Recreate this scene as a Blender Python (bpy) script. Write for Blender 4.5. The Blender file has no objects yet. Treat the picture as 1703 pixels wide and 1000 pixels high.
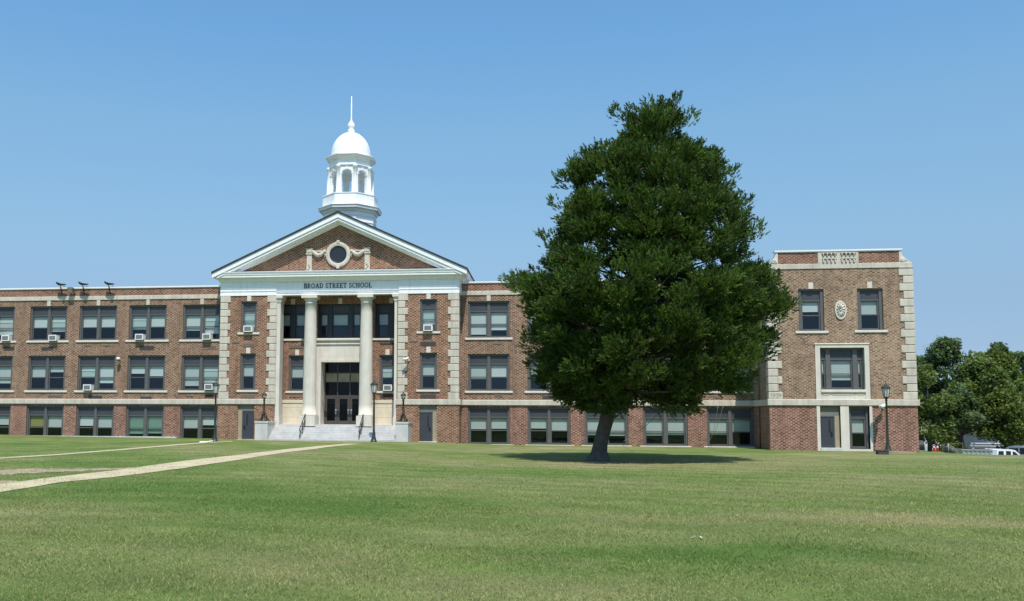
import bpy, math, random
import numpy as np
from mathutils import Vector, Matrix

scene = bpy.context.scene
COL = scene.collection
RAD = math.radians

# ------------------------------------------------------------------ camera
FPX, PPX, PPY = 1500.0, 719.714, 574.8925            # focal length and principal point in photo pixels
PITCH, ROLL, YAW = 7.96510900e-02, 5.03772952e-03, 1.30076210e-01
CAM = np.array([14.8515, -63.204, 1.7837])
_r = np.array([math.cos(YAW), math.sin(YAW), 0.0])
_f = np.array([-math.sin(YAW), math.cos(YAW), 0.0])
_u = np.array([0.0, 0.0, 1.0])
FWD = _f*math.cos(PITCH) + _u*math.sin(PITCH)
_up = _u*math.cos(PITCH) - _f*math.sin(PITCH)
RGT = _r*math.cos(ROLL) + _up*math.sin(ROLL)
UPV = _up*math.cos(ROLL) - _r*math.sin(ROLL)
cd = bpy.data.cameras.new('camera')
cam = bpy.data.objects.new('camera', cd)
COL.objects.link(cam)
cam.matrix_world = Matrix(((RGT[0], UPV[0], -FWD[0], CAM[0]), (RGT[1], UPV[1], -FWD[1], CAM[1]),
                           (RGT[2], UPV[2], -FWD[2], CAM[2]), (0, 0, 0, 1)))
cd.sensor_fit = 'HORIZONTAL'
cd.sensor_width = 36.0
cd.lens = FPX/1703*36
cd.shift_x = (851.5-PPX)/1703
cd.shift_y = (PPY-500)/1703
cd.clip_start = 0.1
cd.clip_end = 5000
scene.camera = cam

# ------------------------------------------------------------------ sky, sun, exposure
SUN_EL, SUN_AZ = 62.0, 15.0                          # elevation; degrees from south (-Y) towards +X
w = bpy.data.worlds.new('World')
scene.world = w
w.use_nodes = True
nt = w.node_tree
nt.nodes.clear()
sky = nt.nodes.new('ShaderNodeTexSky')
sky.sky_type = 'NISHITA'
sky.sun_disc = False
sky.sun_elevation = RAD(SUN_EL)
sky.sun_rotation = RAD(180-SUN_AZ)
sky.altitude = 0
sky.air_density = 1.0
sky.dust_density = 0.5
sky.ozone_density = 3.0
bg = nt.nodes.new('ShaderNodeBackground')
bg.inputs['Strength'].default_value = 0.15
wo = nt.nodes.new('ShaderNodeOutputWorld')
# summer haze flattens the sky towards the horizon: tone the sky texture by elevation
wtc = nt.nodes.new('ShaderNodeTexCoord')
wsx = nt.nodes.new('ShaderNodeSeparateXYZ')
wrp = nt.nodes.new('ShaderNodeValToRGB')
STOPS = [(0.0, (.31, .44, .75)), (.02, (.32, .445, .71)), (.072, (.355, .406, .527)), (.125, (.444, .476, .519)), (.186, (.557, .62, .606)), (.31, (.66, .81, .77)), (.40, (.61, .86, .89)), (1.0, (.75, 1, 1))]
while len(wrp.color_ramp.elements) < len(STOPS): wrp.color_ramp.elements.new(.5)
for e, (p, c) in zip(wrp.color_ramp.elements, STOPS): e.position = p; e.color = (c[0]*.94, c[1]*.93, c[2]*.925, 1)
wmx = nt.nodes.new('ShaderNodeMix'); wmx.data_type = 'RGBA'; wmx.blend_type = 'MULTIPLY'; wmx.inputs[0].default_value = 1.0
nt.links.new(wtc.outputs['Generated'], wsx.inputs[0])
nt.links.new(wsx.outputs['Z'], wrp.inputs[0])
nt.links.new(sky.outputs[0], wmx.inputs[6])
nt.links.new(wrp.outputs[0], wmx.inputs[7])
nt.links.new(wmx.outputs[2], bg.inputs[0])
nt.links.new(bg.outputs[0], wo.inputs[0])
sd = bpy.data.lights.new('sun', 'SUN')
sd.energy = 3.3
sd.angle = RAD(0.53)
sd.color = (1.0, 0.95, 0.88)
sun = bpy.data.objects.new('sun', sd)
COL.objects.link(sun)
sdir = Vector((math.sin(RAD(SUN_AZ))*math.cos(RAD(SUN_EL)), -math.cos(RAD(SUN_AZ))*math.cos(RAD(SUN_EL)), math.sin(RAD(SUN_EL))))
sun.rotation_euler = sdir.to_track_quat('Z', 'Y').to_euler()
sun.location = sdir*100
scene.view_settings.view_transform = 'Standard'
scene.view_settings.look = 'None'
scene.view_settings.gamma = 1.0
scene.view_settings.exposure = 0.66
scene.cycles.max_bounces = 6
scene.cycles.transparent_max_bounces = 12
scene.cycles.caustics_reflective = False
scene.cycles.caustics_refractive = False

# ------------------------------------------------------------------ pixel -> world helpers
def ray(px, py): return FWD + RGT*((px-PPX)/FPX) - UPV*((py-PPY)/FPX)
def atY(px, py, Y):
    d = ray(px, py); t = (Y-CAM[1])/d[1]; return CAM + d*t
def atD(px, py, D): return CAM + ray(px, py)*D
def X(px, py, Y): return float(atY(px, py, Y)[0])
def Z(px, py, Y): return float(atY(px, py, Y)[2])
def smooth(a, b, x):
    t = min(1.0, max(0.0, (x-a)/(b-a))); return t*t*(3-2*t)
ZBX = [-140, -60, -40, -26, -19, -12, -3, 5, 8, 11, 28, 38, 60, 400]
ZBZ = [1.0, .7, .46, .33, .24, .19, .17, .15, .05, -.08, -.13, -.17, -.22, -.3]
def gz(x, y):
    zb = float(np.interp(x, ZBX, ZBZ))
    z = zb + (0.12-zb)*smooth(-12, -58, y)
    # the ground falls away to a car park beyond the right end of the school
    d = min(max(0.0, y+8), 120)
    u = x-(37+.39*d)
    z -= smooth(37.4, 41, x)*(d*.029+1.75*smooth(.5, 4, u)*smooth(2, 16, d))
    z += 0.05*math.sin(x*.21+1.3)*math.sin(y*.17)*smooth(-14, -24, y)
    return z
def atG(px, py):
    d = ray(px, py); t = 30.0
    for _ in range(60):
        p = CAM + d*t
        t += (gz(p[0], p[1])-p[2])/d[2]*0.7
        t = max(2.0, min(t, 400))
    p = CAM + d*t
    return float(p[0]), float(p[1]), gz(p[0], p[1])

# ------------------------------------------------------------------ materials
def _n(t, k, **kw):
    n = t.nodes.new(k)
    for a, b in kw.items(): setattr(n, a, b)
    return n
def rgba(c): return (c[0], c[1], c[2], 1.0)
def _mix(t, fac, a, b, mode='MIX'):
    m = _n(t, 'ShaderNodeMix', data_type='RGBA', blend_type=mode)
    for s, v in ((m.inputs[0], fac), (m.inputs[6], a), (m.inputs[7], b)):
        if isinstance(v, bpy.types.NodeSocket): t.links.new(v, s)
        else: s.default_value = v if not isinstance(v, tuple) else rgba(v)
    return m.outputs[2]
def _noise(t, vec, scale, detail=4, rough=.55):
    n = _n(t, 'ShaderNodeTexNoise'); n.inputs['Scale'].default_value = scale
    n.inputs['Detail'].default_value = detail; n.inputs['Roughness'].default_value = rough
    t.links.new(vec, n.inputs['Vector']); return n.outputs['Fac']
def _ramp(t, fac, stops):
    r = _n(t, 'ShaderNodeValToRGB')
    el = r.color_ramp.elements
    while len(el) < len(stops): el.new(.5)
    for e, (p, c) in zip(el, stops): e.position = p; e.color = rgba(c)
    t.links.new(fac, r.inputs[0]); return r.outputs[0]
def newmat(name):
    m = bpy.data.materials.new(name); m.use_nodes = True
    t = m.node_tree; t.nodes.clear()
    o = _n(t, 'ShaderNodeOutputMaterial'); b = _n(t, 'ShaderNodeBsdfPrincipled')
    t.links.new(b.outputs[0], o.inputs[0])
    tc = _n(t, 'ShaderNodeTexCoord')
    return m, t, b, tc
def plain(name, c, rough=.6, var=.12, scale=3.0, bump=0.0, bscale=40, metal=0.0, spec=.5, streak=0.0):
    m, t, b, tc = newmat(name)
    v = tc.outputs['Object']
    n1 = _noise(t, v, scale, 5)
    lo = tuple(max(0, x*(1-var)) for x in c); hi = tuple(min(1, x*(1+var)) for x in c)
    colr = _ramp(t, n1, [(.3, lo), (.7, hi)])
    if streak:
        mp = _n(t, 'ShaderNodeMapping'); mp.inputs['Scale'].default_value = (5, 5, .35)
        t.links.new(v, mp.inputs[0])
        s = _ramp(t, _noise(t, mp.outputs[0], 1.0, 5, .65), [(.45, (1, 1, 1)), (.75, (1-streak, 1-streak, 1-streak*1.1))])
        colr = _mix(t, 1.0, colr, s, 'MULTIPLY')
    t.links.new(colr, b.inputs['Base Color'])
    b.inputs['Roughness'].default_value = rough
    b.inputs['Metallic'].default_value = metal
    b.inputs['Specular IOR Level'].default_value = spec
    if bump:
        bp = _n(t, 'ShaderNodeBump'); bp.inputs['Strength'].default_value = bump; bp.inputs['Distance'].default_value = .02
        t.links.new(_noise(t, v, bscale, 4), bp.inputs['Height'])
        t.links.new(bp.outputs[0], b.inputs['Normal'])
    return m
def brick(name, c1, c2, chead, mortar, per=.295, row=.093):
    """Flemish bond: dark stretchers and paler headers alternate in every course, courses shift by half a period"""
    m, t, b, tc = newmat(name)
    uv = tc.outputs['UV']
    def mt(op, a, bb=None, c=None):
        n = _n(t, 'ShaderNodeMath', operation=op)
        for k, v in enumerate((a, bb, c)):
            if v is None: continue
            if isinstance(v, bpy.types.NodeSocket): t.links.new(v, n.inputs[k])
            else: n.inputs[k].default_value = v
        return n.outputs[0]
    sx = _n(t, 'ShaderNodeSeparateXYZ'); t.links.new(uv, sx.inputs[0])
    u, v = sx.outputs[0], sx.outputs[1]
    vr = mt('DIVIDE', v, row); r = mt('FLOOR', vr); fv = mt('FRACT', vr)
    uu = mt('ADD', mt('DIVIDE', u, per), mt('MULTIPLY', r, .5)); k = mt('FLOOR', uu); fu = mt('FRACT', uu)
    head = mt('LESS_THAN', fu, .36)
    cb = _n(t, 'ShaderNodeCombineXYZ'); t.links.new(mt('ADD', mt('MULTIPLY', k, 2.0), head), cb.inputs[0]); t.links.new(r, cb.inputs[1])
    wn = _n(t, 'ShaderNodeTexWhiteNoise', noise_dimensions='3D'); t.links.new(cb.outputs[0], wn.inputs[0])
    rnd = wn.outputs['Value']
    stretch = _ramp(t, rnd, [(.05, tuple(x*.62 for x in c1)), (.35, c1), (.8, c2), (1.0, tuple(x*1.15 for x in c2))])
    hd = _ramp(t, rnd, [(.0, tuple(x*.45 for x in chead)), (.25, tuple(x*.85 for x in chead)), (.8, chead), (1.0, tuple(min(.6, x*1.2) for x in chead))])
    colr = _mix(t, head, stretch, hd)
    mo = mt('MAXIMUM', mt('LESS_THAN', fv, .14), mt('MAXIMUM', mt('LESS_THAN', fu, .035), mt('LESS_THAN', mt('ABSOLUTE', mt('SUBTRACT', fu, .36)), .018)))
    colr = _mix(t, mo, colr, mortar)
    big = _ramp(t, _noise(t, uv, .25, 5, .6), [(.3, (.86, .85, .85)), (.72, (1.1, 1.11, 1.11))])
    colr = _mix(t, 1.0, colr, big, 'MULTIPLY')
    mpw = _n(t, 'ShaderNodeMapping'); mpw.inputs['Scale'].default_value = (1.6, .16, 1)
    t.links.new(uv, mpw.inputs[0])
    runs = _ramp(t, _noise(t, mpw.outputs[0], 1.0, 5, .6), [(.34, (.82, .81, .80)), (.5, (1, 1, 1)), (.72, (1.10, 1.09, 1.07))])
    colr = _mix(t, 1.0, colr, runs, 'MULTIPLY')
    fine = _ramp(t, _noise(t, uv, 1.6, 4, .65), [(.3, (.90, .90, .90)), (.7, (1.1, 1.1, 1.1))])
    colr = _mix(t, 1.0, colr, fine, 'MULTIPLY')
    t.links.new(colr, b.inputs['Base Color'])
    b.inputs['Roughness'].default_value = .9
    b.inputs['Specular IOR Level'].default_value = .25
    return m
def glassy(name, tint, refl_rough=.02, refl=(.72, .86, 1, 1)):
    m = bpy.data.materials.new(name); m.use_nodes = True
    t = m.node_tree; t.nodes.clear()
    o = _n(t, 'ShaderNodeOutputMaterial'); mx = _n(t, 'ShaderNodeMixShader')
    tr = _n(t, 'ShaderNodeBsdfTransparent'); tr.inputs[0].default_value = rgba(tint)
    gl = _n(t, 'ShaderNodeBsdfGlossy'); gl.inputs['Roughness'].default_value = refl_rough
    gl.inputs['Color'].default_value = refl
    lw = _n(t, 'ShaderNodeLayerWeight'); lw.inputs['Blend'].default_value = .5
    pw = _n(t, 'ShaderNodeMath', operation='POWER'); pw.inputs[1].default_value = 4.0
    t.links.new(lw.outputs['Facing'], pw.inputs[0])
    fr = _n(t, 'ShaderNodeMath', operation='MULTIPLY_ADD'); fr.inputs[1].default_value = .7; fr.inputs[2].default_value = .055
    t.links.new(pw.outputs[0], fr.inputs[0])
    tc = _n(t, 'ShaderNodeTexCoord')
    bp = _n(t, 'ShaderNodeBump'); bp.inputs['Strength'].default_value = .06; bp.inputs['Distance'].default_value = .05
    t.links.new(_noise(t, tc.outputs['Object'], 1.4, 2), bp.inputs['Height'])
    t.links.new(bp.outputs[0], gl.inputs['Normal'])
    t.links.new(fr.outputs[0], mx.inputs[0]); t.links.new(tr.outputs[0], mx.inputs[1]); t.links.new(gl.outputs[0], mx.inputs[2])
    t.links.new(mx.outputs[0], o.inputs[0])
    return m
def foliage(name, c_lo, c_hi, trans=.25):
    m = bpy.data.materials.new(name); m.use_nodes = True
    t = m.node_tree; t.nodes.clear()
    o = _n(t, 'ShaderNodeOutputMaterial'); ad = _n(t, 'ShaderNodeMixShader'); ad.inputs[0].default_value = trans
    d = _n(t, 'ShaderNodeBsdfPrincipled'); d.inputs['Roughness'].default_value = .65; d.inputs['Specular IOR Level'].default_value = .2
    tl = _n(t, 'ShaderNodeBsdfTranslucent')
    at = _n(t, 'ShaderNodeAttribute', attribute_name='tint')
    colr = _mix(t, at.outputs['Fac'], c_lo, c_hi)
    t.links.new(colr, d.inputs['Base Color'])
    c2 = _mix(t, 1.0, colr, (1.3, 1.35, .7), 'MULTIPLY')
    t.links.new(c2, tl.inputs[0])
    t.links.new(d.outputs[0], ad.inputs[1]); t.links.new(tl.outputs[0], ad.inputs[2]); t.links.new(ad.outputs[0], o.inputs[0])
    return m

M = {}
M['brick_upper'] = brick('tan brown brick', (.175, .086, .056), (.23, .122, .08), (.36, .253, .175), (.315, .248, .185))
M['brick_base'] = brick('red basement brick', (.185, .074, .050), (.245, .110, .077), (.36, .225, .168), (.315, .238, .19))
M['brick_pav'] = brick('orange red brick', (.19, .078, .046), (.255, .122, .075), (.37, .243, .162), (.315, .238, .178))
M['brick_block'] = brick('buff brown brick', (.225, .133, .085), (.29, .182, .12), (.38, .285, .20), (.345, .28, .21))
M['brick_parapet'] = brick('red parapet brick', (.19, .074, .050), (.25, .112, .076), (.345, .217, .155), (.30, .226, .178))
M['stone'] = plain('limestone', (.54, .495, .415), .85, .12, 1.7, .15, 30, streak=.24)
M['stone_pale'] = plain('pale limestone', (.625, .58, .505), .85, .09, 1.2, .1, 30, streak=.13)
M['stone_cream'] = plain('cream stone facing', (.64, .565, .43), .85, .10, 1.5, .1, 30, streak=.12)
M['concrete'] = plain('grey concrete', (.52, .515, .50), .9, .12, 1.6, .25, 25, streak=.12)
M['white'] = plain('white painted wood', (.84, .85, .86), .5, .03, 2.0, 0, streak=.11)
M['coping'] = plain('white metal coping', (.78, .78, .76), .4, .04, 2.0)
M['frame'] = plain('grey window frame', (.10, .098, .096), .5, .08, 2.0)
M['panel'] = plain('slate grey panel', (.046, .048, .058), .5, .10, 1.2)
M['frame_shade'] = plain('shade darkened frame', (.016, .019, .027), .45, .08, 2)  # portico shade put into the frame colour; the oculus frame shares it
M['glass'] = glassy('window glass', (.80, .86, .86))
M['glass_dark'] = glassy('dark entrance glass', (.45, .44, .42), .03, (.30, .30, .31, 1))
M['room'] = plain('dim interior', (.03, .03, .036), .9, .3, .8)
M['blind'] = plain('pale roller blind', (.53, .545, .505), .9, .05, 1.0)
M['blind_white'] = plain('white roller blind', (.64, .65, .62), .9, .03, 1.0)
M['blind_green'] = plain('green roller blind', (.21, .33, .25), .9, .08, 1.0)
M['blind_mid'] = plain('grey green roller blind', (.47, .57, .51), .9, .05, 1.0)
M['blind_olive'] = plain('olive yellow blind', (.29, .27, .085), .9, .06, 1.0)
M['slate'] = plain('dark roof shingle', (.022, .022, .026), .8, .2, 6)
M['roof_flat'] = plain('grey roof membrane', (.3, .3, .3), .9, .1, 1)
M['door'] = plain('slate blue door', (.042, .044, .056), .45, .06, 2)
M['tan_panel'] = plain('weathered tan panel', (.36, .30, .20), .9, .15, 2, streak=.15)
M['olive_panel'] = plain('grey green panel', (.17, .17, .14), .8, .1, 2)
M['louver'] = plain('dark louver', (.05, .045, .042), .7, .15, 4)
M['louver_tan'] = plain('tan louver', (.17, .13, .095), .7, .15, 4)
M['black'] = plain('black metal', (.018, .018, .02), .45, .1, 4, metal=.3)
M['green_iron'] = plain('dark green cast iron', (.035, .045, .034), .45, .2, 5, metal=.3)
M['bronze'] = plain('bronze', (.06, .05, .03), .45, .25, 6, metal=.5)
M['lamp_glass'] = plain('frosted lamp glass', (.55, .56, .55), .25, .05, 3)
M['ac'] = plain('white appliance plastic', (.74, .74, .72), .5, .04, 3)
M['ac_grille'] = plain('grey grille', (.20, .21, .22), .6, .1, 8)
M['letter'] = plain('dark blue letter', (.02, .022, .035), .5, .05, 3)
M['bark'] = plain('grey cedar bark', (.085, .071, .058), .95, .35, 5, .8, 14)
M['cedar'] = foliage('cedar foliage', (.022, .050, .012), (.118, .190, .036), .28)
M['twig_brown'] = foliage('dead cedar twigs', (.05, .035, .018), (.12, .085, .045), .1)
M['leaf'] = foliage('broad leaf foliage', (.062, .105, .034), (.19, .245, .07), .38)
M['leaf_dark'] = foliage('dark leaf foliage', (.056, .100, .048), (.15, .205, .09), .38)
M['leaf_light'] = foliage('yellow green foliage', (.045, .08, .016), (.15, .185, .04), .3)
M['rope'] = plain('pale rope', (.5, .47, .4), .9, .1, 10)
M['orange'] = plain('safety orange', (.75, .075, .02), .5, .05, 5)
M['car_white'] = plain('white car paint', (.78, .79, .80), .25, .02, 1)
M['car_silver'] = plain('silver blue car paint', (.30, .34, .42), .3, .04, 1, metal=.4)
M['car_glass'] = plain('dark car glass', (.02, .024, .03), .08, .05, 1)
M['tyre'] = plain('tyre rubber', (.02, .02, .02), .85, .1, 8)
M['galv'] = plain('galvanised metal', (.36, .39, .40), .5, .1, 2, metal=.2)
M['wood_grey'] = plain('weathered pole wood', (.13, .11, .09), .9, .2, 6)
M['yellow'] = plain('yellow painted pipe', (.55, .42, .12), .6, .1, 4)
M['litter'] = plain('white paper', (.75, .75, .72), .8, .05, 5)

# lawn
def lawn_mat():
    m, t, b, tc = newmat('mown lawn')
    v = tc.outputs['Object']
    mp = _n(t, 'ShaderNodeMapping'); mp.inputs['Rotation'].default_value = (0, 0, RAD(18)); mp.inputs['Scale'].default_value = (.75, 1.05, 1)
    t.links.new(v, mp.inputs[0])
    base = _ramp(t, _noise(t, mp.outputs[0], .11, 5, .62), [(.30, (.082, .142, .032)), (.45, (.132, .184, .052)), (.57, (.195, .210, .086)), (.70, (.255, .228, .122))])
    mid = _ramp(t, _noise(t, mp.outputs[0], .9, 5, .65), [(.3, (.72, .76, .70)), (.7, (1.24, 1.2, 1.24))])
    colr = _mix(t, 1.0, base, mid, 'MULTIPLY')
    dry = _ramp(t, _noise(t, v, .35, 6, .72), [(.60, (0, 0, 0)), (.72, (.85, .85, .85))])
    colr = _mix(t, dry, colr, (.26, .20, .115))
    mp2 = _n(t, 'ShaderNodeMapping'); mp2.inputs['Rotation'].default_value = (0, 0, RAD(-6)); mp2.inputs['Scale'].default_value = (.2, .8, 1)
    t.links.new(v, mp2.inputs[0])
    at = _n(t, 'ShaderNodeAttribute', attribute_name='dry')
    dm = _n(t, 'ShaderNodeMath', operation='MULTIPLY_ADD'); dm.inputs[1].default_value = .5; dm.inputs[2].default_value = .5
    t.links.new(at.outputs['Fac'], dm.inputs[0])
    na = _noise(t, v, 1.6, 5, .7)
    dn = _n(t, 'ShaderNodeMath', operation='MULTIPLY_ADD'); dn.inputs[1].default_value = .42; t.links.new(na, dn.inputs[0])
    ds = _n(t, 'ShaderNodeMath', operation='ADD'); ds.inputs[1].default_value = -.21; t.links.new(dm.outputs[0], dn.inputs[2]); t.links.new(dn.outputs[0], ds.inputs[0])
    lush = _ramp(t, ds.outputs[0], [(.12, (.85, .85, .85)), (.46, (0, 0, 0))]); parch = _ramp(t, ds.outputs[0], [(.55, (0, 0, 0)), (.95, (.9, .9, .9))])
    colr = _mix(t, lush, colr, (.058, .135, .024)); colr = _mix(t, parch, colr, (.27, .215, .125))
    stripes = _ramp(t, _noise(t, mp2.outputs[0], 1.1, 4, .6), [(.36, (.93, .94, .92)), (.64, (1.07, 1.06, 1.06))])
    colr = _mix(t, 1.0, colr, stripes, 'MULTIPLY')
    wv = _n(t, 'ShaderNodeTexWave', wave_type='RINGS', rings_direction='Z', wave_profile='SIN')
    mp3 = _n(t, 'ShaderNodeMapping'); mp3.inputs['Location'].default_value = (-6, 62, 0)
    t.links.new(v, mp3.inputs[0]); t.links.new(mp3.outputs[0], wv.inputs['Vector'])
    wv.inputs['Scale'].default_value = .17; wv.inputs['Distortion'].default_value = 3.5; wv.inputs['Detail'].default_value = 3; wv.inputs['Detail Scale'].default_value = .6
    colr = _mix(t, 1.0, colr, _ramp(t, wv.outputs['Fac'], [(.2, (.92, .935, .92)), (.8, (1.07, 1.055, 1.07))]), 'MULTIPLY')
    fine = _ramp(t, _noise(t, v, 38, 4, .75), [(.28, (.60, .62, .57)), (.72, (1.38, 1.36, 1.38))])
    colr = _mix(t, 1.0, colr, fine, 'MULTIPLY')
    t.links.new(colr, b.inputs['Base Color'])
    b.inputs['Roughness'].default_value = .95; b.inputs['Specular IOR Level'].default_value = .1
    bp = _n(t, 'ShaderNodeBump'); bp.inputs['Strength'].default_value = .8; bp.inputs['Distance'].default_value = .05
    t.links.new(_noise(t, v, 26, 5, .7), bp.inputs['Height']); t.links.new(bp.outputs[0], b.inputs['Normal'])
    return m
M['lawn'] = lawn_mat()
M['path'] = plain('worn concrete path', (.46, .395, .25), .95, .16, 1.3, .4, 30)
M['dirt'] = plain('bare dry soil', (.30, .235, .155), .95, .25, 1.5, .6, 18)
M['asphalt'] = plain('pale asphalt', (.17, .165, .155), .95, .15, .8, .3, 30)

# ------------------------------------------------------------------ mesh builder
class MB:
    def __init__(s): s.v = []; s.f = []; s.m = []; s.sm = []; s.mi = 0; s.flat = True
    def add(s, vs, fs, sm=False):
        o = len(s.v); s.v += [tuple(map(float, p)) for p in vs]
        for f in fs: s.f.append([i+o for i in f]); s.m.append(s.mi); s.sm.append(sm)
    def box(s, x0, x1, y0, y1, z0, z1):
        s.add([(x0, y0, z0), (x1, y0, z0), (x1, y1, z0), (x0, y1, z0), (x0, y0, z1), (x1, y0, z1), (x1, y1, z1), (x0, y1, z1)],
              [(0, 3, 2, 1), (4, 5, 6, 7), (0, 1, 5, 4), (1, 2, 6, 5), (2, 3, 7, 6), (3, 0, 4, 7)])
    def bevbox(s, x0, x1, y0, y1, z0, z1, b=.02):
        """box with chamfered front (-Y) edges"""
        a = [(x0, y0+b, z0), (x1, y0+b, z0), (x1, y0+b, z1), (x0, y0+b, z1)]
        c = [(x0+b, y0, z0+b), (x1-b, y0, z0+b), (x1-b, y0, z1-b), (x0+b, y0, z1-b)]
        d = [(x0, y1, z0), (x1, y1, z0), (x1, y1, z1), (x0, y1, z1)]
        s.add(a+c+d, [(4, 5, 6, 7), (0, 1, 5, 4), (1, 2, 6, 5), (2, 3, 7, 6), (3, 0, 4, 7),
                      (8, 9, 1, 0), (9, 10, 2, 1), (10, 11, 3, 2), (11, 8, 0, 3), (11, 10, 9, 8)])
    def prism(s, poly, y0, y1):
        """polygon in XZ (counter-clockwise seen from -Y) extruded along Y"""
        n = len(poly)
        s.add([(p[0], y0, p[1]) for p in poly]+[(p[0], y1, p[1]) for p in poly],
              [list(range(n)), list(range(2*n-1, n-1, -1))]+[(i, n+i, n+(i+1) % n, (i+1) % n)[::-1] if False else ((i+1) % n, i, n+i, n+(i+1) % n) for i in range(n)])
    def prism_x(s, poly, x0, x1):
        n = len(poly)
        s.add([(x0, p[0], p[1]) for p in poly]+[(x1, p[0], p[1]) for p in poly],
              [list(range(n))[::-1], list(range(n, 2*n))]+[(i, (i+1) % n, n+(i+1) % n, n+i) for i in range(n)])
    def lathe(s, prof, cx=0, cy=0, cz=0, n=24, sm=True, a0=0.0, sx=1, sy=1):
        vs = []; fs = []
        for r, z in prof:
            for i in range(n):
                a = a0+2*math.pi*i/n; vs.append((cx+r*sx*math.cos(a), cy+r*sy*math.sin(a), cz+z))
        for k in range(len(prof)-1):
            for i in range(n):
                j = (i+1) % n; fs.append((k*n+i, k*n+j, (k+1)*n+j, (k+1)*n+i))
        fs.append(tuple(range(n))[::-1]); m = (len(prof)-1)*n; fs.append(tuple(range(m, m+n)))
        s.add(vs, fs, sm)
    def tube(s, pts, rad, n=8, sm=True):
        pts = [Vector(p) for p in pts]
        if not isinstance(rad, (list, tuple)): rad = [rad]*len(pts)
        vs = []; fs = []
        up = Vector((0, 0, 1))
        for i, p in enumerate(pts):
            d = (pts[min(i+1, len(pts)-1)]-pts[max(i-1, 0)]).normalized()
            a = d.cross(up if abs(d.z) < .9 else Vector((0, 1, 0))).normalized(); b = d.cross(a)
            for k in range(n):
                t = 2*math.pi*k/n; vs.append(p+(a*math.cos(t)+b*math.sin(t))*rad[i])
        for i in range(len(pts)-1):
            for k in range(n):
                j = (k+1) % n; fs.append((i*n+k, i*n+j, (i+1)*n+j, (i+1)*n+k))
        fs.append(tuple(range(n))[::-1]); m = (len(pts)-1)*n; fs.append(tuple(range(m, m+n)))
        s.add(vs, fs, sm)
    def ring(s, x0, x1, y0, prof, yback):
        """mitred moulding round the left side, front and right side of a footprint; prof = [(outward, z)]"""
        vs = []; fs = []
        for d, z in prof: vs += [(x0-d, yback, z), (x0-d, y0-d, z), (x1+d, y0-d, z), (x1+d, yback, z)]
        for k in range(len(prof)-1):
            for i in range(3):
                a = k*4+i; fs.append((a, a+1, a+5, a+4))
        s.add(vs, fs)
    def wall(s, x0, x1, z0, z1, y, openings=(), reveal=.22):
        xs = sorted({x0, x1, *[v for o in openings for v in o[:2] if x0 < v < x1]})
        zs = sorted({z0, z1, *[v for o in openings for v in o[2:4] if z0 < v < z1]})
        for i in range(len(xs)-1):
            for k in range(len(zs)-1):
                mx = (xs[i]+xs[i+1])/2; mz = (zs[k]+zs[k+1])/2
                if any(o[0] < mx < o[1] and o[2] < mz < o[3] for o in openings): continue
                s.add([(xs[i], y, zs[k]), (xs[i+1], y, zs[k]), (xs[i+1], y, zs[k+1]), (xs[i], y, zs[k+1])], [(0, 1, 2, 3)])
        for a, b, c, d in openings:
            c = max(c, z0); d = min(d, z1); e = y+reveal
            if c >= d: continue
            s.add([(a, y, c), (a, y, d), (a, e, d), (a, e, c)], [(0, 1, 2, 3)])
            s.add([(b, y, c), (b, e, c), (b, e, d), (b, y, d)], [(0, 1, 2, 3)])
            s.add([(a, y, d), (b, y, d), (b, e, d), (a, e, d)], [(0, 1, 2, 3)])
            s.add([(a, y, c), (a, e, c), (b, e, c), (b, y, c)], [(0, 1, 2, 3)])
    def mesh(s, name, mats):
        me = bpy.data.meshes.new(name)
        me.from_pydata(s.v, [], s.f)
        for m in (mats if isinstance(mats, (list, tuple)) else [mats]): me.materials.append(m)
        me.polygons.foreach_set('material_index', s.m)
        me.polygons.foreach_set('use_smooth', s.sm)
        me.update()
        uvl = me.uv_layers.new(name='UVMap')
        uv = np.zeros((len(me.loops), 2), dtype=np.float32)
        co = np.array(s.v)
        for p in me.polygons:
            n = p.normal; ax = max(range(3), key=lambda i: abs(n[i]))
            c = ((1, 2), (0, 2), (0, 1))[ax]
            for li in p.loop_indices:
                vv = co[me.loops[li].vertex_index]; uv[li] = (vv[c[0]]+(.07 if ax == 0 else 0), vv[c[1]])
        uvl.data.foreach_set('uv', uv.ravel())
        return me
    def build(s, name, mats, parent=None):
        return link(name, s.mesh(name, mats), parent)
def link(name, me, parent=None):
    o = bpy.data.objects.new(name, me); COL.objects.link(o)
    if parent is not None: o.parent = parent
    return o
def tag(o, label=None, cat=None, group=None, kind=None):
    if label: o['label'] = label
    if cat: o['category'] = cat
    if group: o['group'] = group
    if kind: o['kind'] = kind
    return o
def empty(name, loc=(0, 0, 0), rz=0.0):
    o = bpy.data.objects.new(name, None); COL.objects.link(o)
    o.location = loc; o.rotation_euler = (0, 0, rz); o.empty_display_size = .2
    return o
def copy_tree(o, parent=None):
    c = o.copy(); COL.objects.link(c)
    if parent is not None: c.parent = parent
    for ch in o.children: copy_tree(ch, c)
    return c
def quads(name, V, mat, tint, parent=None):
    """V: (n,4,3) array of separate quads, tint: (n,)"""
    n = len(V); me = bpy.data.meshes.new(name)
    me.vertices.add(n*4); me.vertices.foreach_set('co', V.astype(np.float32).ravel())
    me.loops.add(n*4); me.loops.foreach_set('vertex_index', np.arange(n*4, dtype=np.int32))
    me.polygons.add(n)
    me.polygons.foreach_set('loop_start', np.arange(0, n*4, 4, dtype=np.int32))
    at = me.attributes.new('tint', 'FLOAT', 'POINT')
    at.data.foreach_set('value', np.repeat(tint.astype(np.float32), 4))
    me.materials.append(mat); me.update(calc_edges=True)
    return link(name, me, parent)

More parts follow.
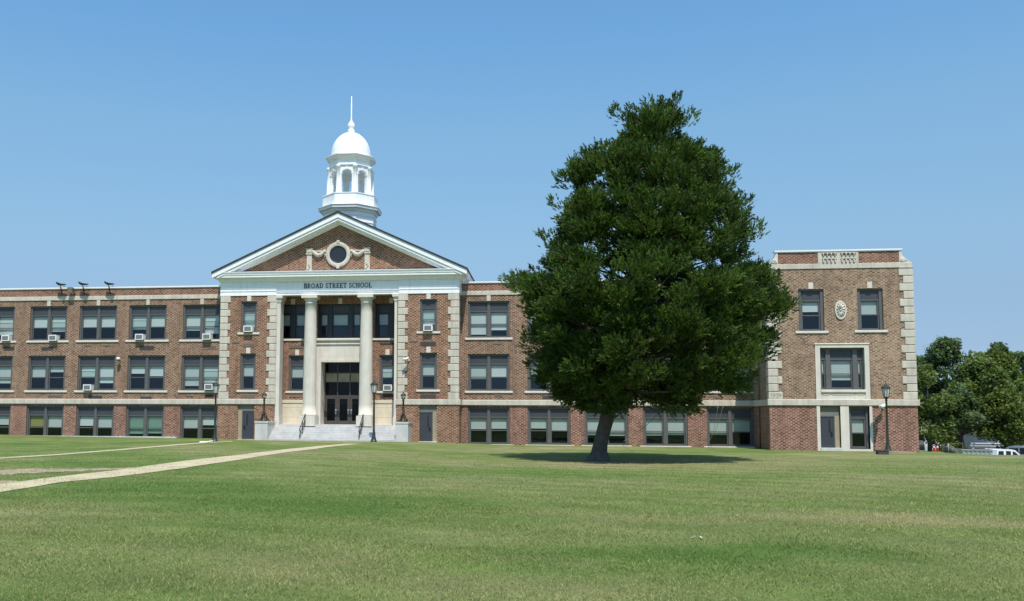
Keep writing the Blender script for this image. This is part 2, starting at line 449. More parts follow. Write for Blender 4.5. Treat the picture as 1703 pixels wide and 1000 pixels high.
# ------------------------------------------------------------------ ground
# where the turf is lush (-) or dried out (+): centre and half size read from the photo, kept as places on the lawn
SPOTS = []
for px, py, rx, ry, val in [(330, 812, 330, 20, -.8), (500, 845, 260, 16, -.55), (900, 790, 260, 13, -.5), (660, 815, 150, 10, .55), (320, 925, 240, 26, .55), (600, 965, 220, 30, .7), (150, 960, 120, 26, -.35), (980, 860, 170, 12, .75),
                            (840, 905, 260, 18, .35), (1120, 918, 170, 18, -.85), (1265, 905, 110, 14, -.65), (1330, 830, 170, 8, .6), (1420, 862, 200, 10, .85), (1640, 872, 120, 9, .85), (1440, 915, 150, 12, -.4), (1600, 925, 130, 10, .6),
                            (1250, 975, 200, 20, .45), (1560, 965, 120, 14, -.3), (1000, 980, 120, 18, .3), (1350, 800, 250, 8, .3), (1600, 790, 140, 7, -.4), (1250, 776, 300, 5, .45), (1560, 768, 150, 5, .55), (760, 765, 250, 6, .35),
                            (200, 748, 200, 3, -.3), (420, 745, 120, 3, .35), (100, 770, 120, 5, -.4), (1075, 769, 130, 4, .8), (985, 770, 40, 3, .7), (760, 845, 200, 12, -.25), (60, 880, 80, 16, .25), (1690, 830, 90, 8, .35)]:
    c = atG(px, py); e = atG(px+rx, py); n_ = atG(px, py+ry); f_ = atG(px, py-ry)
    SPOTS.append((c[0], c[1], abs(e[0]-c[0])+.3, abs(f_[1]-n_[1])/2+.25, val))
SP = np.array(SPOTS)
def turf(xy):
    """dryness of the lawn at points (n,2)"""
    x, y = xy[:, 0], xy[:, 1]
    wx = x+.9*np.sin(y*.9+x*.35)+.5*np.sin(y*2.3-x*1.1); wy = y+.5*np.sin(x*.8+1)+.3*np.sin(x*2.1+y)
    t = np.zeros(len(x))
    for cx, cy, rx, ry, v in SPOTS: t += .62*v*np.exp(-(((wx-cx)/rx)**2+((wy-cy)/ry)**2))
    return np.clip(t, -1, 1)
def make_ground():
    xs = np.concatenate([np.linspace(-900, -80, 12), np.linspace(-75, -11, 48), np.linspace(-10, 48, 130), np.linspace(49.5, 130, 52), np.linspace(140, 900, 12)])
    ys = np.concatenate([np.linspace(-900, -90, 10), np.linspace(-82, -62.5, 10), np.linspace(-62, -22, 110), np.linspace(-21, 70, 75), np.linspace(76, 1500, 22)])
    b = MB(); nx = len(xs)
    vs = [(x, y, gz(x, y)) for y in ys for x in xs]
    fs = [(j*nx+i, j*nx+i+1, (j+1)*nx+i+1, (j+1)*nx+i) for j in range(len(ys)-1) for i in range(nx-1)]
    b.add(vs, fs, True)
    o = b.build('lawn', M['lawn']); tag(o, kind='structure')
    at = o.data.attributes.new('dry', 'FLOAT', 'POINT')
    at.data.foreach_set('value', turf(np.array(vs)[:, :2]).astype(np.float32))
make_ground()
def drape(name, left, right, mat, lift, seed=1, wob=.12, sub=10, kind='structure'):
    """a strip on the ground between two polylines of photo pixels, edges a little ragged"""
    rng = random.Random(seed)
    L = [atG(*p) for p in left]; R = [atG(*p) for p in right]
    b = MB(); vs = []; nc = 5
    n = (len(L)-1)*sub
    for i in range(n+1):
        k = min(i//sub, len(L)-2); t = i/sub-k
        a = [L[k][j]*(1-t)+L[k+1][j]*t for j in (0, 1)]; c = [R[k][j]*(1-t)+R[k+1][j]*t for j in (0, 1)]
        wd = math.hypot(c[0]-a[0], c[1]-a[1])
        e0 = rng.uniform(-wob, wob)*.5/max(wd, .3); e1 = rng.uniform(-wob, wob)*.5/max(wd, .3)
        for q in range(nc):
            u = e0+(1+e1-e0)*q/(nc-1)
            x = a[0]+(c[0]-a[0])*u; y = a[1]+(c[1]-a[1])*u
            vs.append((x, y, gz(x, y)+lift))
    fs = [(i*nc+q, i*nc+q+1, (i+1)*nc+q+1, (i+1)*nc+q) for i in range(n) for q in range(nc-1)]
    b.add(vs, fs, True)
    return tag(b.build(name, mat), kind=kind)
drape('path', [(-60, 812), (0, 806), (100, 793), (200, 782), (300, 768), (400, 757), (480, 747), (540, 741.5), (575, 738.5)],
      [(-60, 828), (0, 819.5), (100, 803), (200, 793), (300, 780), (400, 765), (480, 752.5), (545, 744), (600, 738.5)], M['path'], .014, 3)
drape('footpath', [(-40, 764), (0, 761.6), (100, 755.5), (200, 747.5), (300, 739), (350, 735.6), (385, 734.2)],
      [(-40, 766), (0, 763.6), (100, 757.3), (200, 749.3), (300, 740.6), (350, 736.8), (388, 735)], M['path'], .014, 5, .05)
drape('dirt_track', [(-30, 786), (30, 780), (110, 780.5), (190, 779), (240, 778)], [(-30, 792), (30, 789), (110, 785), (190, 782), (245, 780)], M['dirt'], .010, 7, .5)
drape('dirt_track', [(-40, 801), (15, 800), (70, 804)], [(-40, 812), (10, 811), (74, 806)], M['dirt'], .010, 9, .5)

# ------------------------------------------------------------------ the school
school = empty('school_building', (0, 0, 0))
tag(school, 'long three storey red brick school with white columned portico, cupola and stone trim', 'school')
def part(mb, name, mat, parent=school, label=None):
    o = mb.build(name, mat, parent)
    if label: o['label'] = label
    return o
YP, YB, YR = -1.42, -4.39, .10                        # pavilion front, right block front, portico back wall
Z_BELT0, Z_BELT1 = 2.65, 3.03
ROWS = {'t': (7.40, 10.0), 'm': (3.66, 6.26), 'b': (-.06, 2.54)}
PAIRS = [(-28.397, -25.332), (-24.07, -21.111), (-20.115, -17.153), (-16.196, -13.268), (-12.014, -9.084)]
PAIRS_L = [(-32.6, -29.6)]+PAIRS
PAIRS_R = [(-b, -a) for a, b in PAIRS]
OPEN = []                                             # windows to make: (x0,x1,z0,z1,wallY,leaves,blinds)

# window builder -----------------------------------------------------
_cache = {}
def window(x0, x1, z0, z1, wy, leaves=2, blinds=None, sill=True, fmat='frame', pmat='panel', jw=.13, mw=.2, ratios=None, inset=.10, panel=True, stone='stone_pale'):
    w_, h_ = round(x1-x0, 2), round(z1-z0, 2)
    key = (w_, h_, leaves, fmat, jw, mw, str(ratios), panel)
    rat = ratios or [1]*leaves
    clear = w_-2*jw-mw*(leaves-1); unit = clear/sum(rat)
    spans = []; x = jw
    for rr in rat: spans.append((x, x+rr*unit)); x += rr*unit+mw
    s = h_/2.61
    zt = h_-.12*s
    zp0, zr0 = (h_-.68*s, h_-.755*s) if panel else (zt, zt)
    zm1, zm0, zb = h_-1.60*s if panel else h_*.52, h_-1.665*s if panel else h_*.49, .14*s
    st = min(.085, .14*clear/leaves)
    if key not in _cache:
        f = MB(); f.box(0, jw, 0, .14, 0, h_); f.box(w_-jw, w_, 0, .14, 0, h_)
        f.box(jw, w_-jw, .002, .14, zt, h_); f.box(jw, w_-jw, .002, .14, 0, .06)
        for i in range(leaves-1): f.box(spans[i][1], spans[i+1][0], -.004, .14, .06, zt)
        p = MB(); g = MB()
        for a, c in spans:
            if panel: f.box(a, c, .03, .14, zr0, zp0); p.box(a, c, .075, .13, zp0, zt)
            for q0, q1 in ((a, a+st), (c-st, c)):
                f.box(q0, q1, .06, .12, zm0, zr0); f.box(q0+.004, q1-.004, .075, .135, .06, zm0)
            f.box(a+st, c-st, .062, .12, zr0-.05*s, zr0) ; f.box(a+st, c-st, .055, .125, zm0, zm1); f.box(a+st, c-st, .077, .135, .06, zb)
            g.add([(a+st, .09, zm1), (c-st, .09, zm1), (c-st, .09, zr0-.05*s), (a+st, .09, zr0-.05*s)], [(0, 1, 2, 3)])
            g.add([(a+st, .11, zb), (c-st, .11, zb), (c-st, .11, zm0), (a+st, .11, zm0)], [(0, 1, 2, 3)])
        si = MB(); si.bevbox(-.22, w_+.22, -.10-.07, .02, -.15, 0, .015)
        _cache[key] = (f.mesh('window', M[fmat]), p.mesh('panel', M[pmat]) if panel else None, g.mesh('pane', M['glass']), si.mesh('sill', M[stone]))
    fm, pm, gm, sm = _cache[key]
    o = link('window', fm, school); o.location = (x0, wy+inset, z0)
    if pm: link('panel', pm, o)
    link('pane', gm, o)
    if sill: link('sill', sm, o)
    top, bot = zr0, zb
    for li, spec in enumerate(blinds or []):
        if li >= len(spans): break
        a, c = spans[li][0]+.02, spans[li][1]-.02
        for cname, f0, f1 in spec:
            bk = ('bl', round(c-a, 2), round((f1-f0)*(top-bot), 2), cname)
            if bk not in _cache:
                bb = MB(); hh = (f1-f0)*(top-bot); bb.box(0, c-a, 0, .008, -hh, 0); bb.box(0, c-a, -.012, .012, -hh-.025, -hh)
                _cache[bk] = bb.mesh('blind', M[cname])
            bo = link('blind', _cache[bk], o); bo.location = (a, .165+.012*({'blind_white': 0}.get(cname, 1)), top-f0*(top-bot))
    return o
W, G_, O_ = 'blind_white', 'blind_green', 'blind_olive'
B = 'blind'
U = [(B, 0, .50)]                                     # blind over the upper sash
def Ux(f, c=B): return [(c, 0, f)]
ST = [(W, 0, .20), ('blind_mid', .20, .5)]                     # two tone
ST2 = [(W, 0, .18), (B, .22, .68)]
DK = []
# blinds, window by window, columns from the left end inwards; top, middle, basement
BL_L = [
    ([U, U], [U, U], [U, U]),
    ([U, [(W, 0, .25), (B, .28, .8)]], [U, Ux(.75)], [U, Ux(.40)]),
    ([Ux(.49, W), [(W, 0, .25), ('blind_mid', .25, .52), (W, .53, .66)]], [Ux(.47), Ux(.26)], [Ux(.46, O_), Ux(.48)]),
    ([Ux(.49, W), Ux(.50, W)], [[(W, 0, .22), ('blind_mid', .22, .46)], Ux(.74, W)], [Ux(.42, W), Ux(.48)]),
    ([[(W, 0, .2), ('blind_mid', .21, .52), (W, .53, .60)], Ux(.47, W)], [Ux(.33, W), Ux(.44, W)], [[(B, 0, .16), (G_, .18, .75)], [(B, 0, .16), (G_, .18, .73)]]),
    ([Ux(.66, W), [(W, 0, .26), ('blind_mid', .27, .5), (B, .5, .8)]], [Ux(.86), [(W, 0, .22), ('blind_mid', .24, .5), (B, .5, .72)]], [Ux(.49), Ux(.36, W)]),
]
BL_R = [
    ([Ux(.92, W), Ux(.74, W)], [Ux(.58), Ux(.48, W)], [Ux(.45), Ux(.43)]),
    ([U, U], [Ux(.4), U], [Ux(.41), Ux(.49)]),
    ([U, U], [U, U], [Ux(.66), Ux(.68)]),
    ([U, U], [Ux(.55, W), U], [Ux(.66), Ux(.64)]),
    ([U, U], [U, U], [Ux(.62), Ux(.48)]),
]
for cols, bl in ((PAIRS_L, BL_L), (PAIRS_R[::-1], BL_R)):
    for (a, c), rows in zip(cols, bl):
        for rk, bs in zip('tmb', rows):
            window(a, c, *ROWS[rk], 0.0, 2, bs, sill=True)
SINGLE = [(-7.06, -5.89), (5.85, 7.07)]
window(-7.06, -5.89, 7.76, 10.0, YP, 1, [[(W, 0, .2), ('blind_mid', .21, .7), (W, .7, .8)]])
window(5.85, 7.07, 7.74, 10.0, YP, 1, [[(B, 0, .2), ('blind_mid', .21, .55), (B, .55, .72)]])
window(-7.04, -5.90, 3.66, 6.26, YP, 1, [Ux(.47)])
window(5.86, 7.08, 3.70, 6.26, YP, 1, [[(B, 0, .46)]])
# portico back wall: tall windows above with shade in their frame colour, single ones below
RX = [X(474, 530, YR)-.6, X(508, 530, YR)+.25], [X(531, 530, YR)-.1, X(600, 530, YR)+.14], [X(625, 530, YR)-.05, X(660, 530, YR)+.75]
RZ = (7.42, 9.94)
window(RX[0][0], RX[0][1], *RZ, YR, 2, [Ux(.48), Ux(.48)], fmat='frame_shade', jw=.2, mw=.34)
window(RX[1][0], RX[1][1], *RZ, YR, 3, [Ux(.48), Ux(.48), Ux(.48)], fmat='frame_shade', jw=.16, mw=.3, ratios=[.62, 1.3, .62])
window(RX[2][0], RX[2][1], *RZ, YR, 2, [Ux(.48), Ux(.48)], fmat='frame_shade', jw=.2, mw=.34)
ML = (X(480, 620, YR), X(506, 620, YR)+.08); MR = (X(631, 620, YR), X(656.5, 620, YR)+.05)
window(ML[0], ML[1], 3.64, 6.22, YR, 1, [Ux(.5)])
window(MR[0], MR[1], 3.64, 6.22, YR, 1, [[(W, 0, .25), ('blind_mid', .27, .5)]])
# right block
BWT = [(30.32, 31.86, 7.30, 9.95), (33.84, 35.36, 7.33, 9.95)]
window(*BWT[0], YB, 1, [Ux(.36, W)], jw=.2)
window(*BWT[1], YB, 1, [Ux(.48)], jw=.2)
BIG = (31.52, 34.15, 3.64, 6.25)
window(*BIG, YB, 3, [Ux(.45, W), Ux(.72), Ux(.45, W)], sill=False, ratios=[.28, 1.3, .28], jw=.09, mw=.27, inset=.16)
BLW = (33.12, 34.33, .0, 2.58)
window(*BLW, YB, 1, [Ux(.48)], sill=False, jw=.16, inset=.14)

# walls --------------------------------------------------------------
def rows_of(pairs, keys): return [(a, c, *ROWS[k]) for a, c in pairs for k in keys]
for xa, xb, prs in ((-46, -8.55, PAIRS_L), (8.55, 28.44, PAIRS_R)):
    b = MB(); b.wall(xa, xb, Z_BELT1, 10.42, 0, rows_of(prs, 'tm')); part(b, 'wall', M['brick_upper'])
    b = MB(); b.wall(xa, xb, -1.2, Z_BELT0, 0, rows_of(prs, 'b')); part(b, 'basement_wall', M['brick_base'])
for a, c in ((-46, -8.5), (8.5, 28.44)):
    b = MB(); b.box(a, c, 0, .35, 10.73, 11.26); part(b, 'parapet', M['brick_parapet'])
    b = MB(); b.box(a, c, -.05, .4, 11.26, 11.40); b.box(a, c, -.075, -.05, 11.30, 11.40); part(b, 'coping', M['coping'])
for a, c in ((-46, -8.5), (8.5, 28.44)):
    b = MB(); b.bevbox(a, c, -.06, .3, 10.42, 10.73, .02)
    for p0, p1 in (PAIRS_L if a < 0 else PAIRS_R):
        xm = (p0+p1)/2; b.bevbox(xm-.14, xm+.14, -.05, .1, 10.0, 10.418, .012)
    part(b, 'stone_band', M['stone'])
b = MB()
for a, c in ((-46, -8.66), (8.66, 28.36)): b.bevbox(a, c, -.10, .2, Z_BELT0, Z_BELT1, .03)
b.bevbox(-8.72, -4.42, YP-.12, YP+.2, Z_BELT0, Z_BELT1, .03); b.bevbox(4.22, 8.72, YP-.12, YP+.2, Z_BELT0, Z_BELT1, .03)
b.box(-8.71, -8.5, YP+.2, 0, Z_BELT0+.003, Z_BELT1-.003); b.box(8.5, 8.71, YP+.2, 0, Z_BELT0+.003, Z_BELT1-.003)
b.bevbox(28.30, 37.28, YB-.12, YB+.2, Z_BELT0-.01, Z_BELT1, .03); b.box(28.31, 28.6, YB+.2, 3, Z_BELT0-.008, Z_BELT1-.003); b.box(37.0, 37.27, YB+.2, 12, Z_BELT0-.008, Z_BELT1-.003)
part(b, 'belt_course', M['stone'])
b = MB()                                              # plinth strip along the left wing, at the foot of the wall
b.box(-46, -12.2, -.16, 0, -.6, .30); part(b, 'plinth', M['concrete'])
# pavilion
pw = [(-7.06, -5.89, 7.76, 10.0), (-7.04, -5.90, 3.66, 6.26), (5.85, 7.07, 7.74, 10.0), (5.86, 7.08, 3.70, 6.26)]
pdoor = [(-7.14, -5.93, -.2, 2.62), (5.86, 7.08, -.2, 2.62)]
b = MB(); b.wall(-8.55, -4.45, Z_BELT1, 10.42, YP, pw[:2]); b.wall(4.25, 8.55, Z_BELT1, 10.42, YP, pw[2:])
b.box(-8.55, -8.45, YP+.3, .1, Z_BELT1, 10.42); b.box(8.45, 8.55, YP+.3, .1, Z_BELT1, 10.42)
for sx, xa in ((-1, -8.55), (1, 8.55)):
    b.add([(xa, YP, Z_BELT1), (xa, YP+.31, Z_BELT1), (xa, YP+.31, 10.42), (xa, YP, 10.42)], [(0, 1, 2, 3) if sx > 0 else (3, 2, 1, 0)])
# back wall of the portico
rec_open = [(r0, r1, *RZ) for r0, r1 in RX]+[(ML[0], ML[1], 3.64, 6.22), (MR[0], MR[1], 3.64, 6.22), (-1.9, 1.9, .9, 7.0)]
b.wall(-5.6, 5.6, 3.0, 10.9, YR, rec_open)
part(b, 'pavilion_wall', M['brick_pav'])
for xa, xb, xs0, xs1, dd in ((-8.62, -4.45, -8.62, -8.45, pdoor[:1]), (4.25, 8.62, 8.45, 8.62, pdoor[1:])):
    b = MB(); b.wall(xa, xb, -.8, Z_BELT0, YP-.05, dd); b.box(xs0, xs1, YP-.05+.002, .1, -.8, Z_BELT0); part(b, 'basement_wall', M['brick_pav'])
for (a, c) in ((-5.6, -1.72), (1.72, 5.6)):
    b = MB(); zz = [1.1, 1.75, 2.45, 2.76, 3.0]
    for k in range(len(zz)-1): b.bevbox(a, c, YR-.10-(.04 if k == 3 else 0), YR+.1, zz[k]+.006, zz[k+1]-.004, .012)
    part(b, 'stone_facing', M['stone_cream'])
# quoins
def quoins(xc, sgn, yf, z0, z1, n, wide, narrow, side, name='corner_quoins'):
    q = MB(); ph = (z1-z0)/n
    for k in range(n):
        wd = wide if (n-1-k) % 2 == 0 else narrow
        a, c = (xc-.05, xc+wd) if sgn > 0 else (xc-wd, xc+.05)
        zz0, zz1 = z0+k*ph+.012, z0+(k+1)*ph-.022
        q.bevbox(a, c, yf-.06, yf+.02, zz0, zz1, .025)
        sd_ = side if (n-1-k) % 2 else side*.75
        if side:
            if sgn > 0: q.box(xc-.048, xc+.05, yf+.02, yf+sd_, zz0+.003, zz1-.003)
            else: q.box(xc-.05, xc+.048, yf+.02, yf+sd_, zz0+.003, zz1-.003)
    o = part(q, name, M['stone']); return o
quoins(-8.55, 1, YP, Z_BELT1, 10.40, 15, .70, .53, .7)
quoins(-4.47, -1, YP, Z_BELT1, 10.40, 15, .66, .46, 0)
quoins(4.36, 1, YP, Z_BELT1, 10.40, 15, .66, .46, 0)
quoins(8.55, -1, YP, Z_BELT1, 10.40, 15, .73, .54, .7)
quoins(28.43, 1, YB, Z_BELT1, 11.2, 17, .80, .56, .55)
quoins(37.13, -1, YB, Z_BELT1, 11.2, 17, .80, .56, .55)
# keystones over the single windows
b = MB()
for (x0, x1, zt, y) in [(-7.06, -5.89, 10.0, YP), (-7.04, -5.9, 6.26, YP), (5.85, 7.07, 10.0, YP), (5.86, 7.08, 6.26, YP), (ML[0], ML[1], 6.22, YR), (MR[0], MR[1], 6.22, YR),
                        (30.32, 31.86, 9.95, YB), (33.84, 35.36, 9.95, YB), (RX[0][0], RX[0][1], 9.94, YR), (RX[1][0], RX[1][1], 9.94, YR), (RX[2][0], RX[2][1], 9.94, YR)]:
    xm = (x0+x1)/2; b.bevbox(xm-.15, xm+.15, y-.05, y+.1, zt, zt+.40, .012)
part(b, 'keystones', M['stone_pale'])
# flat arch (soldier course) over the block's upper windows
# louver vents in the brickwork under the windows, read from the photo
VENTS = [(6, 24, 576.5, 582.5, 0, 0), (69, 89, 577, 582.5, 0, 0), (140, 152, 573, 576.5, 0, 1), (171, 183, 573, 576.5, 0, 1), (232, 256, 575, 582, 0, 0), (342, 359, 575, 580.5, 0, 1),
         (80, 104, 656.5, 660, 0, 1), (147, 170, 658, 663.5, 0, 0), (233, 252, 659.5, 664, 0, 0), (311, 322, 657, 659.5, 0, 1), (342, 358, 656, 660, 0, 0), (823, 836, 656, 660, 0, 1), (902, 926, 657.5, 663, 0, 0),
         (1186, 1199, 657, 662, 0, 1), (1225, 1239, 657, 662, 0, 1), (820, 834, 568.5, 572.5, 0, 1),
         (385, 398, 567.5, 571.5, YP, 1), (404, 422, 570.5, 577, YP, 1), (400, 424, 655.5, 662, YP, 1), (481, 505, 573.5, 579.5, YR, 1), (482, 503, 656.5, 661, YR, 1), (632, 656, 569.5, 573, YR, 0), (632, 656, 655.5, 661, YR, 0),
         (681, 695, 565.5, 568.5, YP, 1), (699, 725, 568, 575, YP, 0), (699, 725, 655.5, 662, YP, 0)]
for x0, x1, y0, y1, yy, tn in VENTS:
    xa, xb, za, zb_ = X(x0, (y0+y1)/2, yy), X(x1, (y0+y1)/2, yy), Z((x0+x1)/2, y1, yy), Z((x0+x1)/2, y0, yy)
    v = MB(); v.box(xa, xb, yy-.008, yy+.01, za, zb_)
    n = max(2, int((zb_-za)/.065))
    for k in range(n):
        zz = za+(zb_-za)*(k+.5)/n
        v.add([(xa+.02, yy-.035, zz-.02), (xb-.02, yy-.035, zz-.02), (xb-.02, yy-.009, zz+.02), (xa+.02, yy-.009, zz+.02)], [(0, 1, 2, 3)])
    part(v, 'vent', M['louver_tan' if tn else 'louver'])

# side doors
def side_door(x0, x1, z0, z1, y, win_left, opening):
    """flush steel door in a boarded-up opening"""
    d = MB(); d.box(x0, x1, y+.10, y+.16, z0, z1)
    o = part(d, 'door', M['door'])
    g = MB(); xm = x0+(x1-x0)*(.30 if win_left else .62); g.box(xm, xm+.11, y+.092, y+.102, z0+(z1-z0)*.5, z0+(z1-z0)*.92); g.build('pane', M['car_glass'], o)
    h = MB(); xh = x0+.07 if win_left else x1-.2; h.box(xh, xh+.12, y+.06, y+.10, z0+(z1-z0)*.38, z0+(z1-z0)*.48); h.tube([(xh+.06, y+.04, z0+.9), (xh+.06, y+.04, z0+1.05)], .015, 6); h.build('handle', M['black'], o)
    f = MB(); f.box(x0-.06, x1+.06, y+.07, y+.18, z1, z1+.07); f.box(x0-.06, x0, y+.08, y+.17, z0, z1); f.box(x1, x1+.06, y+.08, y+.17, z0, z1); f.build('door_frame', M['frame'], o)
    t = MB(); a, c, zt = opening; t.box(a, c, y+.12, y+.2, z1+.07, zt)
    t.build('transom_board', M['olive_panel'], o)
    t = MB(); s0, s1 = (a, x0-.06) if (x0-a) > (c-x1) else (x1+.06, c)
    t.box(s0, s1, y+.11, y+.2, z0-.1, z1+.07); t.build('side_board', M['tan_panel'], o)
    t = MB(); t.bevbox(a-.02, c+.02, y-.12, y+.2, z0-.35, z0, .02); t.build('threshold', M['concrete'], o)
    return o
side_door(-6.78, -5.93, .19, 2.15, YP-.05, True, (-7.14, -5.92, 2.62))
side_door(5.89, 6.73, .14, 2.12, YP-.05, False, (5.86, 7.08, 2.62))
side_door(31.44, 32.25, .04, 1.95, YB-.02, False, (31.42, 32.62, 2.6))

# entablature over the portico and pavilion
XL, XR = -8.62, 8.62
b = MB()
def ent_section(x0, x1, y0, za=10.70, zb=10.885):
    b.box(x0, x1, y0, y0+.5, 10.40, za); b.box(x0, x1, y0-.03, y0+.5, za, zb)
    b.box(x0, x1, y0-.06, y0+.4, zb, zb+.045); b.box(x0, x1, y0+.01, y0+.5, zb+.045, 11.60)
ent_section(XL, -4.47, YP-.06); ent_section(4.36, XR, YP-.06); ent_section(-4.47, 4.36, YP-.01, 10.555, 10.655)
b.box(-4.6, 4.5, YP+.55, YR, 10.52, 10.60)             # soffit of the portico
b.box(XL, XL+.4, YP+.44, 3, 10.405, 11.6); b.box(XR-.4, XR, YP+.44, 3, 10.405, 11.6)
b.box(XR, XR+.03, YP+.44, 0, 10.70, 10.92)
ent = part(b, 'entablature', M['white'])
b = MB()                                              # cornice: bed mould, soffit, fascia, crown
cp = [(.0, 11.36), (.10, 11.40), (.12, 11.52), (.22, 11.58), (.24, 11.64), (.46, 11.66), (.46, 11.80), (.50, 11.82), (.50, 11.86), (.56, 12.0), (.56, 12.04), (.0, 12.10)]
b.ring(XL, XR, YP-.05, cp, 5.0)
part(b, 'cornice', M['white'])
# letters
def arc(cx, cz, rx, rz, a0, a1, n=9): return [(cx+rx*math.cos(RAD(a0+(a1-a0)*i/n)), cz+rz*math.sin(RAD(a0+(a1-a0)*i/n))) for i in range(n+1)]
TH, TN = .165, .10
GL = {
 'B': (.66, [(TH, [(.15, 0), (.15, 1)]), (TN, [(0, .97), (.36, .97)]), (TN, [(0, .03), (.38, .03)]), (TN, [(.15, .53), (.36, .53)]), (.16, arc(.34, .75, .21, .215, 90, -90)), (.17, arc(.36, .28, .25, .245, 90, -90))]),
 'R': (.74, [(TH, [(.15, 0), (.15, 1)]), (TN, [(0, .97), (.36, .97)]), (TN, [(0, .03), (.32, .03)]), (TN, [(.15, .48), (.36, .48)]), (.11, arc(.35, .725, .22, .245, 90, -90)), (.13, [(.33, .48), (.66, .02)]), (TN, [(.56, .03), (.76, .03)])]),
 'O': (.80, [(.12, arc(.40, .5, .34, .47, 0, 360, 24))]),
 'A': (.78, [(TN, [(.10, 0), (.38, 1)]), (TH, [(.38, 1), (.66, 0)]), (TN, [(.2, .36), (.56, .36)]), (TN, [(0, .03), (.22, .03)]), (TN, [(.52, .03), (.80, .03)])]),
 'D': (.78, [(TH, [(.15, 0), (.15, 1)]), (TN, [(0, .97), (.36, .97)]), (TN, [(0, .03), (.36, .03)]), (.12, arc(.34, .5, .36, .47, 90, -90, 14))]),
 'S': (.56, [(.11, arc(.28, .74, .19, .22, 30, 250, 12)+arc(.29, .27, .21, .24, 80, -150, 12)), (TN, [(.45, .78), (.45, .98)]), (TN, [(.08, .04), (.08, .24)])]),
 'T': (.70, [(TH, [(.35, 0), (.35, 1)]), (TN, [(.03, .97), (.67, .97)]), (TN, [(.04, .98), (.04, .78)]), (TN, [(.66, .98), (.66, .78)]), (TN, [(.2, .03), (.5, .03)])]),
 'E': (.64, [(TH, [(.15, 0), (.15, 1)]), (TN, [(0, .97), (.58, .97)]), (TN, [(0, .03), (.60, .03)]), (TN, [(.15, .52), (.45, .52)]), (TN, [(.57, .98), (.57, .78)]), (TN, [(.6, .02), (.6, .24)]), (TN, [(.45, .62), (.45, .42)])]),
 'C': (.72, [(.12, arc(.40, .5, .33, .47, 48, 312, 18)), (TN, [(.63, .98), (.63, .72)])]),
 'H': (.80, [(TH, [(.15, 0), (.15, 1)]), (TH, [(.63, 0), (.63, 1)]), (TN, [(.15, .52), (.63, .52)]), (TN, [(0, .97), (.3, .97)]), (TN, [(0, .03), (.3, .03)]), (TN, [(.48, .97), (.78, .97)]), (TN, [(.48, .03), (.78, .03)])]),
 'L': (.62, [(TH, [(.15, 0), (.15, 1)]), (TN, [(0, .97), (.32, .97)]), (TN, [(0, .03), (.58, .03)]), (TN, [(.58, .02), (.58, .26)])]),
 '1': (.4, [(.12, [(.2, 0), (.2, 1)]), (.08, [(.05, .8), (.2, .97)])]),
 '9': (.6, [(.1, arc(.3, .68, .22, .27, 0, 360, 16)), (.1, [(.52, .66), (.42, .25), (.2, .02)])]),
 '2': (.6, [(.1, arc(.3, .7, .22, .26, 160, -30, 10)+[(.08, .05)]), (.1, [(.08, .05), (.55, .05)])]),
}
def glyph(mb, ch, ox, oz, h, y0, y1):
    for wd, pts in GL[ch][1]:
        pts = [Vector((p[0], p[1])) for p in pts]
        for i in range(len(pts)-1):
            a, c = pts[i], pts[i+1]; d = (c-a)
            if d.length < 1e-6: continue
            d.normalize(); n = Vector((-d.y, d.x))*wd/2
            e = d*(wd*.18 if len(pts) > 2 else 0)
            q = [a-n-e, c-n+e, c+n+e, a+n-e]
            mb.prism([(ox+p.x*h, oz+p.y*h) for p in q], y0, y1)
txt = 'BROAD STREET SCHOOL'
YF = YP
tx0, tx1 = X(505.5, 475.5, YF), X(618.2, 475, YF)
tz0 = 10.885; th = .335
adv = [.42 if c == ' ' else GL[c][0]+.13 for c in txt]; tw = sum(adv)-.13
sc_ = (tx1-tx0)/(tw*th); ox = tx0
for c, a in zip(txt, adv):
    if c != ' ':
        g = MB(); glyph(g, c, 0, 0, th, 0, .03)
        g.v = [(p[0]*sc_, p[1], p[2]) for p in g.v]
        lo = g.build('letter', M['letter'], school); lo.location = (ox, YF-.032, tz0)
    ox += a*th*sc_

# gable: raking cornice, tympanum, roof
XA, ZA = .06, 16.24                                   # apex of the roof line
XE, ZE = 9.12, 12.07
SL = (ZA-ZE)/XE
def rake(mb, t0, t1, y0, y1, xe=XE):
    """band under the roof line between vertical drops t0 and t1, both slopes"""
    for s in (-1, 1):
        p = [(XA, ZA-t0), (XA, ZA-t1), (XA+s*xe, ZA-t1-SL*xe), (XA+s*xe, ZA-t0-SL*xe)]
        if s > 0: p = p[::-1]
        mb.prism(p[::-1], y0, y1)
b = MB(); rake(b, -.02, .10, -2.10, 14, XE+.05); part(b, 'roof', M['slate'])
b = MB(); rake(b, .10, .44, -2.04, -1.9, XE); rake(b, .46, .62, -1.98, -1.86, XE-.35); rake(b, .44, .5, -1.86, YP+.05, XE-.2)
rake(b, .62, .66, -1.86, YP+.1, XE-.45); rake(b, .66, .84, -1.56, YP+.12, XE-.55)
b.box(XE-.14, XE, -1.9, 12, 11.98, 12.06)
part(b, 'raking_cornice', M['white'])
b = MB()
b.add([(-8.6, YP+.12, 11.9), (8.7, YP+.12, 11.9), (XA, YP+.12, ZA-.5)], [(0, 1, 2)])
part(b, 'tympanum', M['brick_pav'])
b = MB()                                              # rear gable end so that no light enters under the roof
b.add([(-8.6, 13.9, 11.3), (8.7, 13.9, 11.3), (XA, 13.9, ZA-.2)], [(0, 2, 1)])
part(b, 'rear_gable', M['brick_pav'])
